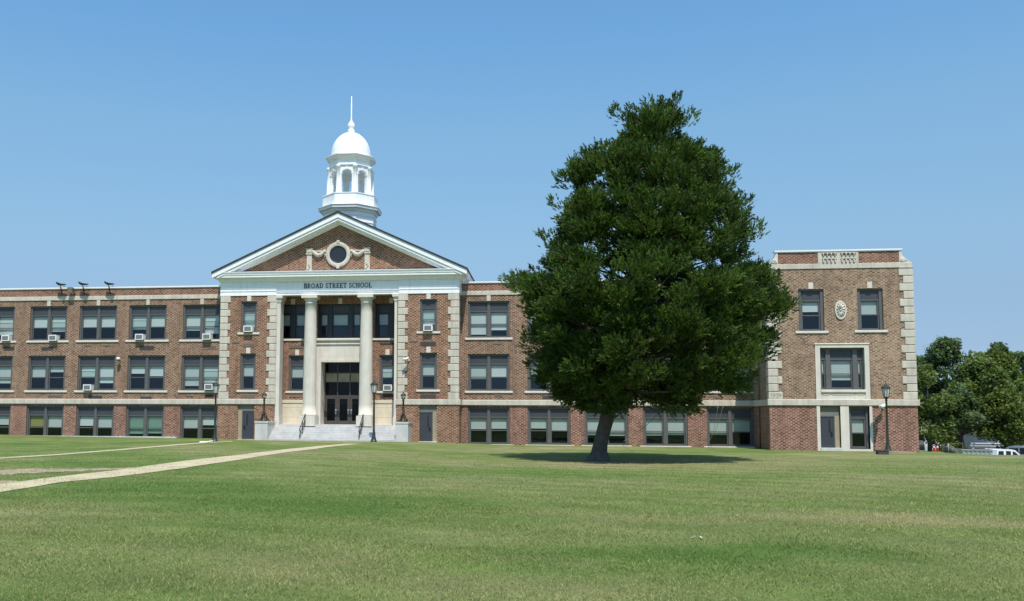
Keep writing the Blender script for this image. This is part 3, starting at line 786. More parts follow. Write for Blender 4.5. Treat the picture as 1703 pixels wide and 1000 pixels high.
# oculus with garlands
yt = YP+.12
oc = (-.04, 13.27); o_ = MB()
def disc_ring(mb, cx, cz, r0, r1, y0, y1, n=40, sx=1.0):
    vs = []; fs = []
    for r, y in ((r0, y1), (r0, y0+.02), (r0+.03, y0), (r1-.04, y0), (r1, y0+.03), (r1, y1)):
        for i in range(n):
            a = 2*math.pi*i/n; vs.append((cx+r*sx*math.cos(a), y, cz+r*math.sin(a)))
    for k in range(5):
        for i in range(n):
            j = (i+1) % n; fs.append((k*n+i, (k+1)*n+i, (k+1)*n+j, k*n+j))
    mb.add(vs, fs, True)
disc_ring(o_, oc[0], oc[1], .62, .90, yt-.12, yt)
for dz in (.80, -1.0): o_.bevbox(oc[0]-.11, oc[0]+.11, yt-.16, yt, oc[1]+dz, oc[1]+dz+.22, .02)
for dx in (-.93, .71): o_.box(oc[0]+dx, oc[0]+dx+.22, yt-.13, yt, oc[1]-.03, oc[1]+.03)
oculus = part(o_, 'oculus', M['stone'])
g = MB(); disc_ring(g, oc[0], oc[1], .52, .63, yt-.07, yt); g.build('frame', M['frame_shade'], oculus)
g = MB(); g.lathe([(.54, 0), (.54, .02)], 0, 0, 0, 32, False); g.v = [(oc[0]+p[0], yt-.04+p[2], oc[1]+p[1]) for p in g.v]; g.build('pane', M['car_glass'], oculus)
for s in (-1, 1):
    gb = MB()
    xs = oc[0]+s*2.10
    gb.bevbox(xs-.19, xs+.19, yt-.08, yt, 12.10, 13.30, .02)
    gb.bevbox(xs-.24, xs+.24, yt-.14, yt, 13.30, 13.42, .02); gb.bevbox(xs-.2, xs+.2, yt-.17, yt, 13.42, 13.66, .04); gb.bevbox(xs-.25, xs+.25, yt-.15, yt, 13.66, 13.74, .02)
    for k in range(3): gb.lathe([(.05, -.05), (.08, 0), (.05, .05)], xs+(-.05, .06, 0)[k], yt-.09, 12.3+.14*k, 8)
    pts = []; rr = []
    for i in range(11):
        t = i/10; xx = oc[0]+s*(.98+(1.88-.98)*t); zz = 13.52-.30*math.sin(math.pi*t)+.05*t
        pts.append((xx, yt-.08, zz)); rr.append(.09+.06*math.sin(math.pi*t)+.012*(i % 2))
    gb.tube(pts, rr, 8); gb.box(oc[0]+s*1.43-.42, oc[0]+s*1.43+.42, yt-.05, yt, 13.50, 13.60)
    gb.lathe([(.05, -.12), (.13, -.05), (.11, .08), (.05, .14)], oc[0]+s*.98, yt-.08, 13.5, 10)
    gb.tube([(oc[0]+s*.98, yt-.08, 13.42), (oc[0]+s*.93, yt-.08, 13.2), (oc[0]+s*1.0, yt-.08, 13.05)], [.07, .05, .02], 6)
    part(gb, 'garland', M['stone'])

# columns and antae
for xc in (-2.04, 2.0):
    c = MB(); yc = YP+.36
    c.box(xc-.55, xc+.55, yc-.55, yc+.55, 1.15, 1.80)
    c.box(xc-.54, xc+.54, yc-.54, yc+.54, 1.80, 1.88)
    pr = [(.52, 1.88), (.53, 1.93), (.50, 1.97), (.475, 2.02)]
    for i in range(13):
        t = i/12; pr.append((.475-.075*t**1.7, 2.02+t*(9.78-2.02)))
    pr += [(.43, 9.80), (.43, 9.85), (.405, 9.88), (.405, 9.98), (.46, 10.06), (.52, 10.16), (.52, 10.18)]
    c.lathe(pr, xc, yc, 0, 36); c.box(xc-.56, xc+.56, yc-.56, yc+.5, 10.18, 10.398)
    col = part(c, 'column', M['stone_pale'])
for x0, x1 in ((-4.45, -4.16), (4.06, 4.34)):
    c = MB(); y0, y1 = YP+.02, YP+.80
    c.box(x0, x1, y0, y1, 1.0, 9.86); c.box(x0-.0, x1+.05, y0-.05, y1+.05, 1.0, 1.80) if x0 < 0 else c.box(x0-.05, x1, y0-.05, y1+.05, 1.0, 1.80)
    e = (0, .03, .07, .12)
    for k, (za, zb_) in enumerate(((9.86, 9.94), (9.94, 10.10), (10.10, 10.20), (10.20, 10.397))):
        if x0 < 0: c.box(x0, x1+e[k]+.03, y0-e[k]-.02, y1+e[k], za, zb_)
        else: c.box(x0-e[k]-.03, x1, y0-e[k]-.02, y1+e[k], za, zb_)
    part(c, 'pilaster', M['stone_pale'])

# entrance bay
b = MB()
DX0, DX1 = -1.42, 1.42
yb = YR-.42
for x0, x1 in ((-1.95, DX0), (DX1, 1.95)): b.box(x0, x1, yb, YR+.9, 1.1, 5.72)
b.box(-1.95, 1.95, yb, YR+.9, 5.72, 6.95)
for x0, x1 in ((-1.62, DX0+.002), (DX1-.002, 1.62)): b.box(x0, x1, yb-.05, yb, 1.1, 5.70)
b.box(-1.62, 1.62, yb-.05, yb, 5.70, 5.90)
b.bevbox(-1.97, 1.97, yb-.08, YR+.1, 6.95, 7.05, .02); b.bevbox(-1.97, 1.97, yb-.02, YR+.1, 7.05, 7.22, .015); b.bevbox(-2.0, 2.0, yb-.16, YR+.1, 7.22, 7.40, .03)
part(b, 'portal', M['stone_pale'])
ed = MB(); ye = YR+.62                                 # entrance screen: transoms, tan panel, three glazed doors
for x in (DX0, -.49, .43, DX1-.08): ed.box(x, x+.08, ye, ye+.09, 1.24, 5.72)
for za, zb_ in ((1.24, 1.30), (3.25, 3.36), (4.28, 4.33), (4.94, 5.0), (5.66, 5.72)): ed.box(DX0+.08, DX1-.08, ye+.002, ye+.088, za, zb_)
es = part(ed, 'entrance_screen', plain('brown bronze frame', (.06, .05, .046), .5, .08, 2))
g = MB()
for za, zb_ in ((3.36, 4.28), (5.0, 5.66)): g.add([(DX0, ye+.05, za), (DX1, ye+.05, za), (DX1, ye+.05, zb_), (DX0, ye+.05, zb_)], [(0, 1, 2, 3)])
g.build('pane', M['glass_dark'], es)
g = MB(); g.box(DX0+.08, DX1-.08, ye+.03, ye+.07, 4.33, 4.94); g.build('tan_panel', M['tan_panel'], es)
DB = bpy.data.materials['brown bronze frame']
for k, (xa, xb) in enumerate(((DX0+.09, -.50), (-.40, .42), (.52, DX1-.09))):
    d = MB(); d.box(xa, xa+.12, ye+.01, ye+.07, 1.30, 3.25); d.box(xb-.12, xb, ye+.01, ye+.07, 1.30, 3.25); d.box(xa+.12, xb-.12, ye+.012, ye+.068, 3.10, 3.25); d.box(xa+.12, xb-.12, ye+.012, ye+.068, 1.30, 1.52)
    do = part(d, 'door', DB)
    p = MB(); p.add([(xa+.12, ye+.04, 1.52), (xb-.12, ye+.04, 1.52), (xb-.12, ye+.04, 3.10), (xa+.12, ye+.04, 3.10)], [(0, 1, 2, 3)]); p.build('pane', M['glass_dark'], do)
    h = MB(); xh = xb-.06 if k < 2 else xa+.06
    h.box(xh-.05, xh+.05, ye-.005, ye+.01, 2.0, 2.35); h.tube([(xh, ye, 2.05), (xh, ye-.06, 2.07), (xh, ye-.06, 2.28), (xh, ye, 2.30)], .018, 6); h.build('handle', M['galv'], do)

# right block
b = MB()
bo = BWT+[(31.5, 34.2, 3.05, 6.3)]
b.wall(28.43, 37.13, Z_BELT1, 11.22, YB, bo)
b.add([(28.43, YB, Z_BELT1), (28.43, 3, Z_BELT1), (28.43, 3, 11.22), (28.43, YB, 11.22)], [(3, 2, 1, 0)])
b.add([(37.13, YB, Z_BELT1), (37.13, 14, Z_BELT1), (37.13, 14, 11.22), (37.13, YB, 11.22)], [(0, 1, 2, 3)])
part(b, 'block_wall', M['brick_block'])
b = MB(); bb0 = (31.42, 32.62, -1, 2.6), (33.12, 34.33, -.02, 2.58)
b.wall(28.41, 37.16, -1.2, Z_BELT0, YB-.03, bb0)
b.add([(28.41, YB-.03, -1.2), (28.41, 3, -1.2), (28.41, 3, Z_BELT0), (28.41, YB-.03, Z_BELT0)], [(3, 2, 1, 0)])
b.add([(37.16, YB-.03, -1.2), (37.16, 14, -1.2), (37.16, 14, Z_BELT0), (37.16, YB-.03, Z_BELT0)], [(0, 1, 2, 3)])
part(b, 'basement_wall', M['brick_base'])
b = MB()                                              # parapet with stone ends and balustrade panel
b.box(29.15, 36.40, YB, YB+.35, 11.55, 12.28); b.box(28.48, 28.8, YB+.5, 3, 11.55, 11.62); b.box(36.8, 37.08, YB+.5, 14, 11.55, 11.62)
part(b, 'parapet', M['brick_parapet'])
b = MB(); b.bevbox(28.43, 37.13, YB-.05, YB+.36, 11.22, 11.55, .02); b.box(28.38, 28.7, YB+.36, 3, 11.223, 11.547); b.box(36.9, 37.18, YB+.36, 14, 11.223, 11.547)
b.bevbox(28.36, 29.2, YB-.09, YB+.37, 11.20, 11.26, .01); b.bevbox(36.36, 37.2, YB-.09, YB+.37, 11.20, 11.26, .01)
part(b, 'stone_band', M['stone'])
b = MB(); b.box(28.95, 36.58, YB-.06, YB+.42, 12.28, 12.42); b.box(28.95, 36.58, YB-.085, YB-.06, 12.33, 12.42); part(b, 'coping', M['coping'])
b = MB(); b.bevbox(31.56, 34.0, YB-.04, YB+.1, 11.552, 12.278, .02)
for gx in (31.80, 32.92): 
    for k in range(4):
        xx = gx+.09+k*.235
        for zz, up in ((12.22, -1), (11.66+.12, -1)): b.lathe([(.01, 0), (.06, .05), (.03, .12), (.07, .2), (.02, .24)], xx, YB-.06, zz-.22, 6)
part(b, 'balustrade_panel', M['stone'])
b = MB()                                              # flat dark strips, the shade behind the balusters put in as colour
for gx in (31.80, 32.92):
    b.box(gx, gx+.9, YB-.046, YB-.041, 12.05, 12.2); b.box(gx, gx+.9, YB-.046, YB-.041, 11.75, 11.84)
part(b, 'baluster_shade', M['louver'])
for xc, s in ((29.15, -1), (36.40, 1)):               # scroll brackets at the parapet ends
    b = MB(); pl = [(xc, 11.552), (xc+s*.62, 11.552), (xc+s*.60, 11.64), (xc+s*.48, 11.70), (xc+s*.34, 11.80), (xc+s*.22, 11.96), (xc+s*.14, 12.16), (xc+s*.10, 12.278), (xc, 12.278)]
    if s < 0: pl = pl[::-1]
    b.prism(pl, YB-.03, YB+.3)
    for k in range(4):
        a = RAD(20+k*18); b.tube([(xc+s*.06, YB-.04, 11.58), (xc+s*(.06+.42*math.cos(a)), YB-.04, 11.58+.34*math.sin(a))], [.02, .035], 5)
    part(b, 'scroll', M['stone_pale'])
b = MB()                                              # surround of the large window
b.box(31.23, 31.52, YB-.07, YB+.25, 3.03, 6.5); b.box(34.15, 34.42, YB-.07, YB+.25, 3.03, 6.5); b.box(31.52, 34.15, YB-.068, YB+.25, 6.25, 6.5)
b.bevbox(31.18, 34.47, YB-.11, YB+.02, 6.44, 6.52, .02)
b.box(31.52, 34.15, YB-.03, YB+.25, 3.03, 3.45); b.bevbox(31.5, 34.17, YB-.12, YB+.25, 3.45, 3.63, .03)
for xa, xb in ((31.62, 32.05), (32.2, 33.5), (33.65, 34.05)): b.box(xa, xb, YB-.05, YB-.03, 3.30, 3.36)
part(b, 'window_surround', M['stone_pale'])
b = MB()                                              # surround of door and window below
for xa, xb in ((31.22, 31.42), (32.62, 33.12), (34.33, 34.50)): b.box(xa, xb, YB-.08, YB+.25, -.4, Z_BELT0-.012)
b.box(33.12, 34.33, YB-.08, YB+.25, -.4, -.02)
part(b, 'door_surround', M['stone_pale'])
b = MB()                                              # oval medallion with a rosette
def oval(mb, cx, cz, rx, rz, r0, y0, y1, n=32):
    vs = []; fs = []
    for r, y in ((r0, y1), (r0, y0), (1.0, y0), (1.04, y1)):
        for i in range(n):
            a = 2*math.pi*i/n; vs.append((cx+rx*r*math.cos(a), y, cz+rz*r*math.sin(a)))
    for k in range(3):
        for i in range(n):
            j = (i+1) % n; fs.append((k*n+i, (k+1)*n+i, (k+1)*n+j, k*n+j))
    mb.add(vs, fs)
oval(b, 32.84, 8.60, .34, .58, .80, YB-.07, YB)
b.lathe([(1.0, 0), (1.0, .02)], 0, 0, 0, 32, False); b.v[-64:] = [(32.84+p[0]*.33, YB-.02-p[2]*.1, 8.60+p[1]*.56) for p in b.v[-64:]]
for k in range(12):
    a = 2*math.pi*(k+.5)/12; b.tube([(32.84+.05*math.cos(a), YB-.05, 8.6+.08*math.sin(a)), (32.84+.25*math.cos(a), YB-.05, 8.6+.44*math.sin(a))], [.015, .05], 5)
b.lathe([(.01, -.06), (.07, 0), (.01, .06)], 32.84, YB-.06, 8.6, 8)
part(b, 'medallion', M['stone_pale'])
b = MB(); ox = 28.43+.09
for c in '1929': glyph(b, c, ox, 3.14, .24, YB-.068, YB-.058); ox += (GL[c][0]+.12)*.24
part(b, 'date_numerals', plain('weathered numerals', (.33, .30, .26), .9, .1, 5))
b = MB(); b.tube([(28.36, -1.9, -.2), (28.36, -1.9, 8.8)], .035, 6); part(b, 'conduit', M['frame'])
b = MB(); b.tube([(-8.72, -.12, .1), (-8.72, -.12, 11.3)], .07, 8); b.box(-8.86, -8.58, -.22, -.02, 11.2, 11.5); part(b, 'downspout', M['black'])

# cupola
CUX, CUY = 0.0, 2.15
cup = empty('cupola', (CUX, CUY, 0), RAD(2.0)); cup.parent = school
def octo(mb, prof, sm=False): mb.lathe(prof, 0, 0, 0, 8, sm, math.pi/8)
b = MB(); octo(b, [(2.06, 13.6), (2.06, 16.05), (2.10, 16.05), (2.10, 16.10), (2.06, 16.12), (2.06, 16.5), (2.10, 16.5), (2.10, 16.55), (2.06, 16.57), (2.06, 16.78), (2.16, 16.84), (2.20, 16.98), (2.44, 17.02), (2.46, 17.15), (2.52, 17.22), (2.52, 17.26), (2.16, 17.36), (2.14, 17.36), (2.14, 18.12), (2.18, 18.12), (2.18, 18.18), (1.6, 18.20)])
b.build('base', M['white'], cup)
# open stage: eight piers with arches
R1 = 1.80; zA0, zA1, zTop = 18.19, 20.2, 21.0
b = MB()
ap = R1*math.cos(math.pi/8); hw = R1*math.sin(math.pi/8)
for k in range(8):
    ang = math.pi/4*k-math.pi/2
    n = Vector((math.cos(ang), math.sin(ang), 0)); tdir = Vector((-math.sin(ang), math.cos(ang), 0))
    ra = hw*.60
    def P(u, z, d): return n*(ap-d)+tdir*u+Vector((0, 0, z))
    N = 10; arcp = [(ra*math.cos(math.pi*i/N), zA1+ra*math.sin(math.pi*i/N)) for i in range(N+1)]
    for d, flip in ((0, False), (.28, True)):
        def q(pts):
            mb = [P(u, z, d) for u, z in pts]; b.add(mb, [tuple(range(len(pts)))[::-1] if flip else tuple(range(len(pts)))])
        q([(-hw, zA0), (-ra, zA0), (-ra, zTop), (-hw, zTop)]); q([(ra, zA0), (hw, zA0), (hw, zTop), (ra, zTop)])
        for i in range(N):
            (u0, z0), (u1, z1) = arcp[i+1], arcp[i]
            q([(u0, z0), (u1, z1), (u1, zTop), (u0, zTop)])
    path = [(ra, zA0)]+arcp+[(-ra, zA0)]
    for i in range(len(path)-1):
        (u0, z0), (u1, z1) = path[i], path[i+1]
        b.add([P(u0, z0, 0), P(u0, z0, .28), P(u1, z1, .28), P(u1, z1, 0)], [(0, 1, 2, 3)])
    # impost blocks, keystone
    for u in (-ra, ra):
        c0 = P(u, zA1, .14); bx = .06
        vs = [c0+tdir*sx*bx+n*sy*.18+Vector((0, 0, sz*.05)) for sx in (-1, 1) for sy in (-1, 1) for sz in (-1, 1)]
        b.add(vs, [(0, 1, 3, 2), (4, 6, 7, 5), (0, 4, 5, 1), (2, 3, 7, 6), (0, 2, 6, 4), (1, 5, 7, 3)])
    c0 = P(0, zA1+ra+.1, 0); vs = [c0+tdir*sx*.06+n*sy*.06+Vector((0, 0, sz*.12)) for sx in (-1, 1) for sy in (-1, 1) for sz in (-1, 1)]
    b.add(vs, [(0, 1, 3, 2), (4, 6, 7, 5), (0, 4, 5, 1), (2, 3, 7, 6), (0, 2, 6, 4), (1, 5, 7, 3)])
b.build('belfry', M['white'], cup)
for k in range(8):                                    # pilasters at the corners
    a = math.pi/8+k*math.pi/4; p = MB()
    p.lathe([(.20, 18.19), (.20, 18.40), (.155, 18.44), (.145, 20.72), (.19, 20.78), (.20, 20.95), (.20, 21.02)], R1*.995*math.cos(a), R1*.995*math.sin(a), 0, 12)
    p.build('pilaster', M['white'], cup)
b = MB(); octo(b, [(1.2, 20.98), (1.78, 21.0), (1.90, 21.02), (1.90, 21.06), (1.78, 21.08), (1.78, 21.62), (1.84, 21.66), (1.88, 21.78), (2.04, 21.84), (2.08, 21.92), (2.14, 22.02), (2.14, 22.06), (1.74, 22.20), (1.70, 22.22)])
b.build('entablature', M['white'], cup)
b = MB(); n = 32; vs = []; fs = []
prof = [(1.60, 22.18), (1.60, 22.34)]+[(1.60*math.cos(RAD(t)), 22.34+1.72*math.sin(RAD(t))) for t in range(6, 85, 6)]+[(.28, 24.06)]
for r, z in prof:
    for i in range(n*2):
        a = math.pi*i/n; rr = r*(1.0+(.014 if i % 4 == 0 else 0)); vs.append((rr*math.cos(a), rr*math.sin(a), z))
m2 = n*2
for k in range(len(prof)-1):
    for i in range(m2): j = (i+1) % m2; fs.append((k*m2+i, k*m2+j, (k+1)*m2+j, (k+1)*m2+i))
b.add(vs, fs, True); b.build('dome', M['white'], cup)
b = MB(); b.lathe([(.30, 23.95), (.27, 24.12), (.29, 24.22), (.22, 24.26), (.22, 24.32), (.29, 24.42), (.30, 24.52), (.24, 24.66), (.13, 24.76), (.07, 24.86), (.06, 25.2), (.03, 27.12)], 0, 0, 0, 16)
b.build('spire', M['white'], cup)

for ch in cup.children:                               # slimmer, lower lantern stage and dome
    for v in ch.data.vertices:
        if ch.name.startswith('base'): v.co.x *= .98; v.co.y *= .98
        elif v.co.z > 18.0:
            v.co.z = float(np.interp(v.co.z, [18.0, 18.18, 22.06, 22.2, 24.06, 24.86, 27.12], [18.0, 18.18, 21.12, 21.22, 23.22, 24.18, 26.05])); v.co.x *= .925; v.co.y *= .925
# roofs, floors and the dim rooms behind the windows
b = MB()
b.box(-46, -8.4, .3, 14, 10.72, 10.85); b.box(8.4, 28.5, .3, 14, 10.72, 10.85); b.box(28.5, 37.1, YB+.3, 14, 11.3, 11.5); b.box(-8.5, 8.5, YP+.3, 14, 10.93, 11.0)
part(b, 'flat_roof', M['roof_flat'])
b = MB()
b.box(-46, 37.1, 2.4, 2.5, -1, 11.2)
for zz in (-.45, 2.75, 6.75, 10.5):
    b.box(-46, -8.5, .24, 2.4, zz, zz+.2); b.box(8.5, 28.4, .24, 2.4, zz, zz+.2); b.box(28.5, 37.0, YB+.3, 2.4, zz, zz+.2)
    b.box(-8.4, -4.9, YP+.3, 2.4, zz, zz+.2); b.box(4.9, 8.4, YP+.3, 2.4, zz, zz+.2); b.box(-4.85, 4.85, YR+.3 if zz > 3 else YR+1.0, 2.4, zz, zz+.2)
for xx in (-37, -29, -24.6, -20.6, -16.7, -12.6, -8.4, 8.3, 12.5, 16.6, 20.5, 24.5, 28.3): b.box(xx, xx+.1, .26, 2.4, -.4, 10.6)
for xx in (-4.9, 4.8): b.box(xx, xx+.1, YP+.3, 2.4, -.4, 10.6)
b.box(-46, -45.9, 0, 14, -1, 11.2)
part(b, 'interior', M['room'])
b = MB(); b.box(-5.6, -4.5, YP+.3, YR+.3, 1.0, 10.5); b.box(4.4, 5.6, YP+.3, YR+.3, 1.0, 10.5); part(b, 'portico_side_wall', M['brick_pav'])

# ------------------------------------------------------------------ steps, pedestals, handrails
steps = empty('entrance_steps', (0, 0, 0))
tag(steps, 'wide pale concrete steps up to the portico, a square pedestal block at each end', 'steps')
b = MB(); n = 7; y0, y1 = -3.0, YP+.02; gz0 = .10; zt = 1.25
for k in range(n):
    z1 = gz0+(zt-gz0)*(k+1)/n; ya = y0+(y1-y0)*k/(n-1)
    b.box(-4.55, 4.52, ya, y1+.1, z1-(zt-gz0)/n-.2, z1-.035); b.box(-4.55, 4.52, ya-.003, y1+.1, z1-.035, z1)
b.box(-4.6, 4.6, y1+.05, 1.2, .8, zt+.004)
b.build('flight', M['concrete'], steps)
for xa, xb in ((-5.32, -4.42), (4.48, 5.34)):
    b = MB(); b.box(xa, xb, -3.05, YP-.06, -.3, 1.36); b.box(xa-.03, xb+.03, -3.08, YP-.055, 1.36, 1.48)
    b.build('pedestal', M['concrete'], steps)
def handrail(px0, px1, label):
    y0_, y1_ = -2.9, -1.65
    xa = X(px0, 730, y0_); xb = X(px1, 700, y1_); xm = (xa+xb)/2
    o = empty('handrail', (xm, -2.3, .1)); tag(o, label, 'handrail', 'handrails on the entrance steps')
    za, zb_ = .16, 1.15
    def L(x, y, z): return (x-xm, y+2.3, z-.1)
    for y, z in ((y0_, .16), ((y0_+y1_)/2, .62), (y1_, 1.12)):
        p = MB(); p.tube([L(xm, y, z), L(xm, y, z+.86)], .026, 8); p.build('post', M['black'], o)
    for dz in (.86, .46):
        p = MB(); p.tube([L(xm, y0_-.12, .16+dz-.22), L(xm, y0_-.10, .16+dz-.05), L(xm, y0_, .16+dz), L(xm, y1_, 1.12+dz), L(xm, y1_+.08, 1.12+dz)], .028, 8); p.build('rail', M['black'], o)
handrail(497, 509, 'black pipe handrail on the steps in front of the left portico column')
handrail(596.5, 604.5, 'black pipe handrail on the steps in front of the right portico column')

# ------------------------------------------------------------------ lamps
def tall_lamp():
    o = empty('lamp_post')
    p = MB()
    p.lathe([(.30, 0), (.30, .05), (.24, .10), (.20, .25), (.15, .42), (.11, .62), (.095, .8), (.085, 2.2), (.07, 3.28), (.10, 3.30), (.10, 3.34), (.06, 3.38)], 0, 0, 0, 12)
    p.build('post', M['green_iron'], o)
    l = MB(); l.lathe([(.06, 3.38), (.16, 3.46), (.19, 3.50), (.19, 3.52), (.12, 3.53)], 0, 0, 0, 8, False)
    l.lathe([(.33, 4.06), (.35, 4.09), (.33, 4.14), (.20, 4.22), (.10, 4.27), (.06, 4.34), (.05, 4.36), (.02, 4.46), (.012, 4.58)], 0, 0, 0, 8, False)
    for k in range(8):
        a = 2*math.pi*k/8; l.tube([(.185*math.cos(a), .185*math.sin(a), 3.5), (.31*math.cos(a), .31*math.sin(a), 4.08)], .014, 5)
    h = l.build('lantern', M['green_iron'], o)
    g = MB(); g.lathe([(.165, 3.525), (.29, 4.06)], 0, 0, 0, 8, False); g.build('lamp_glass', M['lamp_glass'], h)
    return o
lp = tall_lamp()
LAMPS = [((357, 735), 'slim green lamp post with glass lantern in front of the left brick wing', 1.0),
         ((621.5, 735), 'slim green lamp post with glass lantern in front of the entrance steps', 1.0),
         ((1477, 752.5), 'slim green lamp post with glass lantern before the projecting end block', 1.0)]
for i, ((px, py), lb, s) in enumerate(LAMPS):
    o = lp if i == 0 else copy_tree(lp)
    x, y, z = atG(px, py)
    if i == 1: x, y = X(px, py, -4.0), -4.0; z = gz(x, y)
    hgt = {0: 105.5, 1: 107, 2: 120}[i]
    dist = float((np.array([x, y, z])-CAM) @ FWD)
    o.location = (x, y, z-.01); s = hgt*dist/FPX/4.58; o.scale = (s*.84, s*.84, s)
    tag(o, lb, 'street lamp', 'tall lantern posts on the lawn')
LX, LY, LZ = lp.location
b = MB(); b.box(-.9, .9, -.35, .5, -.25, .10); pad = b.build('concrete_pad', M['dirt'])
x, y, z = atG(1486, 754); pad.location = (x+.1, y-.2, z); tag(pad, 'low concrete pad at the foot of the lamp by the end block', 'pad')
b = MB(); b.box(-.28, .28, -.2, .2, 0, .2); b.box(-.3, .3, -.22, .22, .2, .24); jb = b.build('junction_box', M['louver'])
x, y, z = atG(1467.5, 756); jb.location = (x, y, z); tag(jb, 'small dark box on the grass left of the end block lamp', 'box')
def pedestal_lamp():
    o = empty('pedestal_lamp')
    p = MB()
    for k in range(4):
        a = math.pi/4+k*math.pi/2
        p.tube([(.36*math.cos(a), .36*math.sin(a), .02), (.34*math.cos(a), .34*math.sin(a), .10), (.22*math.cos(a), .22*math.sin(a), .22), (.15*math.cos(a), .15*math.sin(a), .42), (.08*math.cos(a), .08*math.sin(a), .55)], [.07, .06, .05, .055, .03], 6)
    p.lathe([(.20, 0), (.20, .05), (.12, .12), (.10, .5), (.11, .6), (.085, .64), (.06, 1.40), (.09, 1.43), (.09, 1.47), (.05, 1.5)], 0, 0, 0, 12)
    p.build('post', M['bronze'], o)
    l = MB(); l.lathe([(.05, 1.5), (.12, 1.56), (.10, 1.58)], 0, 0, 0, 8); l.lathe([(.19, 1.80), (.20, 1.83), (.12, 1.90), (.05, 1.95), (.02, 2.05), (.01, 2.14)], 0, 0, 0, 8)
    for k in range(6):
        a = 2*math.pi*k/6; l.tube([(.115*math.cos(a), .115*math.sin(a), 1.56), (.185*math.cos(a), .185*math.sin(a), 1.82)], .012, 5)
    h = l.build('lantern', M['bronze'], o)
    g = MB(); g.lathe([(.10, 1.57), (.165, 1.80)], 0, 0, 0, 8); g.build('lamp_glass', M['lamp_glass'], h)
    return o
pl_ = pedestal_lamp(); pl2 = copy_tree(pl_)
pl_.location = (-4.87, -2.5, 1.48); pl2.location = (4.91, -2.5, 1.48)
tag(pl_, 'short bronze lantern with scrolled feet on the left step pedestal', 'lamp', 'lanterns on the step pedestals')
tag(pl2, 'short bronze lantern with scrolled feet on the right step pedestal', 'lamp', 'lanterns on the step pedestals')

# ------------------------------------------------------------------ window air conditioners
def ac_unit():
    o = empty('air_conditioner')
    b = MB(); b.box(-.31, .31, -.32, .25, 0, .44)
    for k in range(6): b.box(.311, .318, -.28+k*.07, -.25+k*.07, .08, .36)
    bo_ = b.build('casing', M['ac'], o)
    g = MB(); g.box(-.24, .24, -.328, -.318, .07, .37)
    for k in range(6): g.box(-.24, .24, -.335, -.327, .085+k*.05, .10+k*.05)
    g.build('grille', M['ac_grille'], bo_)
    s = MB(); s.box(-.31, .31, -.26, .05, -.04, -.003); s.build('bracket', M['black'], o)
    return o
ac0 = ac_unit()
ACS = [((9, 562.5), 0, 'top storey window cut by the left edge of the photo'), ((87.5, 562), 0, 'top storey second window from the left edge'), ((231.5, 560.5), 0, 'top storey, second window left of the portico block'), ((343.5, 560), 0, 'top storey window right beside the portico block quoins'),
       ((145, 644.5), 0, 'middle storey window under the round wall lamp'), ((347, 643.5), 0, 'middle storey window behind the lamp post'),
       ((412, 547), YP, 'narrow top window left of the columns'), ((711.5, 545.5), YP, 'narrow top window right of the columns'), ((644.5, 645), YR, 'narrow window behind the right column')]
for i, ((px, py), yy, lb) in enumerate(ACS):
    o = ac0 if i == 0 else copy_tree(ac0)
    o.location = (X(px, py, yy-.25), yy+.02, Z(px, py, yy-.25)-.22)
    tag(o, 'white air conditioner in the '+lb, 'air conditioner', 'window air conditioners')

# ------------------------------------------------------------------ lights and cameras on the walls
def arm_light(px, py, label, flip=False):
    """flood lamp on a bent arm bracketed to the parapet"""
    x, z = X(px, py, -.3), Z(px, py, -.3)
    o = empty('flood_lamp', (x, -.1, 11.0)); tag(o, label, 'floodlight', 'flood lamps on bent arms above the parapet')
    dz = z-11.0
    p = MB(); p.tube([(-.05, .06, -.1), (0, -.12, .05), (0, -.30, dz-.12), (.02, -.36, dz)], .045, 8); p.build('arm', M['black'], o)
    h = MB(); h.prism([(-.30, .20), (-.24, .04), (-.05, -.08), (.14, -.07), (.40, -.03), (.43, .03), (.08, .06)], -.12, .12)
    h.v = [(q[0], q[1]-.36, q[2]+dz) for q in h.v]; hd = h.build('head', M['black'], o)
    g = MB(); g.box(.12, .34, -.52, -.2, dz-.17, dz-.12); g.build('lens', M['lamp_glass'], hd)
arm_light(102, 474, 'black flood lamp on bent arm on the roof edge, leftmost of three')
arm_light(139, 473.5, 'black flood lamp on bent arm on the roof edge, middle of three')
arm_light(182, 473, 'black flood lamp on bent arm on the roof edge, nearest the portico')
o = empty('wall_floodlight', (X(119, 483, -.3), -.06, Z(119, 483, -.3))); tag(o, 'boxy grey floodlight under the roof edge of the left wing', 'floodlight')
h = MB(); h.prism_x([(-.5, .02), (-.15, -.12), (-.10, .10), (-.45, .2)], -.24, .20); hd = h.build('head', M['frame'], o)
g = MB(); g.add([(-.2, -.5, .0), (.16, -.5, .0), (.16, -.16, -.13), (-.2, -.16, -.13)], [(0, 1, 2, 3)]); g.build('lens', M['lamp_glass'], hd)
h = MB(); h.tube([(.05, -.3, 0), (.12, -.1, -.18), (.12, .06, -.2)], .035, 6); h.build('bracket', M['black'], o)
o = empty('wall_lamp', (X(197, 598, -.3), 0, Z(197, 598, -.3))); tag(o, 'round white wall lamp between two middle storey windows of the left wing', 'wall lamp')
h = MB(); h.lathe([(.10, -.06), (.15, .02), (.15, .10), (.08, .16)], 0, -.34, 0, 12); h.build('shade', M['ac'], o)
h = MB(); h.tube([(0, 0, -.1), (.02, -.2, -.02), (0, -.34, 0)], .03, 6); h.lathe([(.03, -.12), (.1, -.1), (.1, -.06), (.03, -.05)], 0, -.34, 0, 10); h.build('arm', M['black'], o)
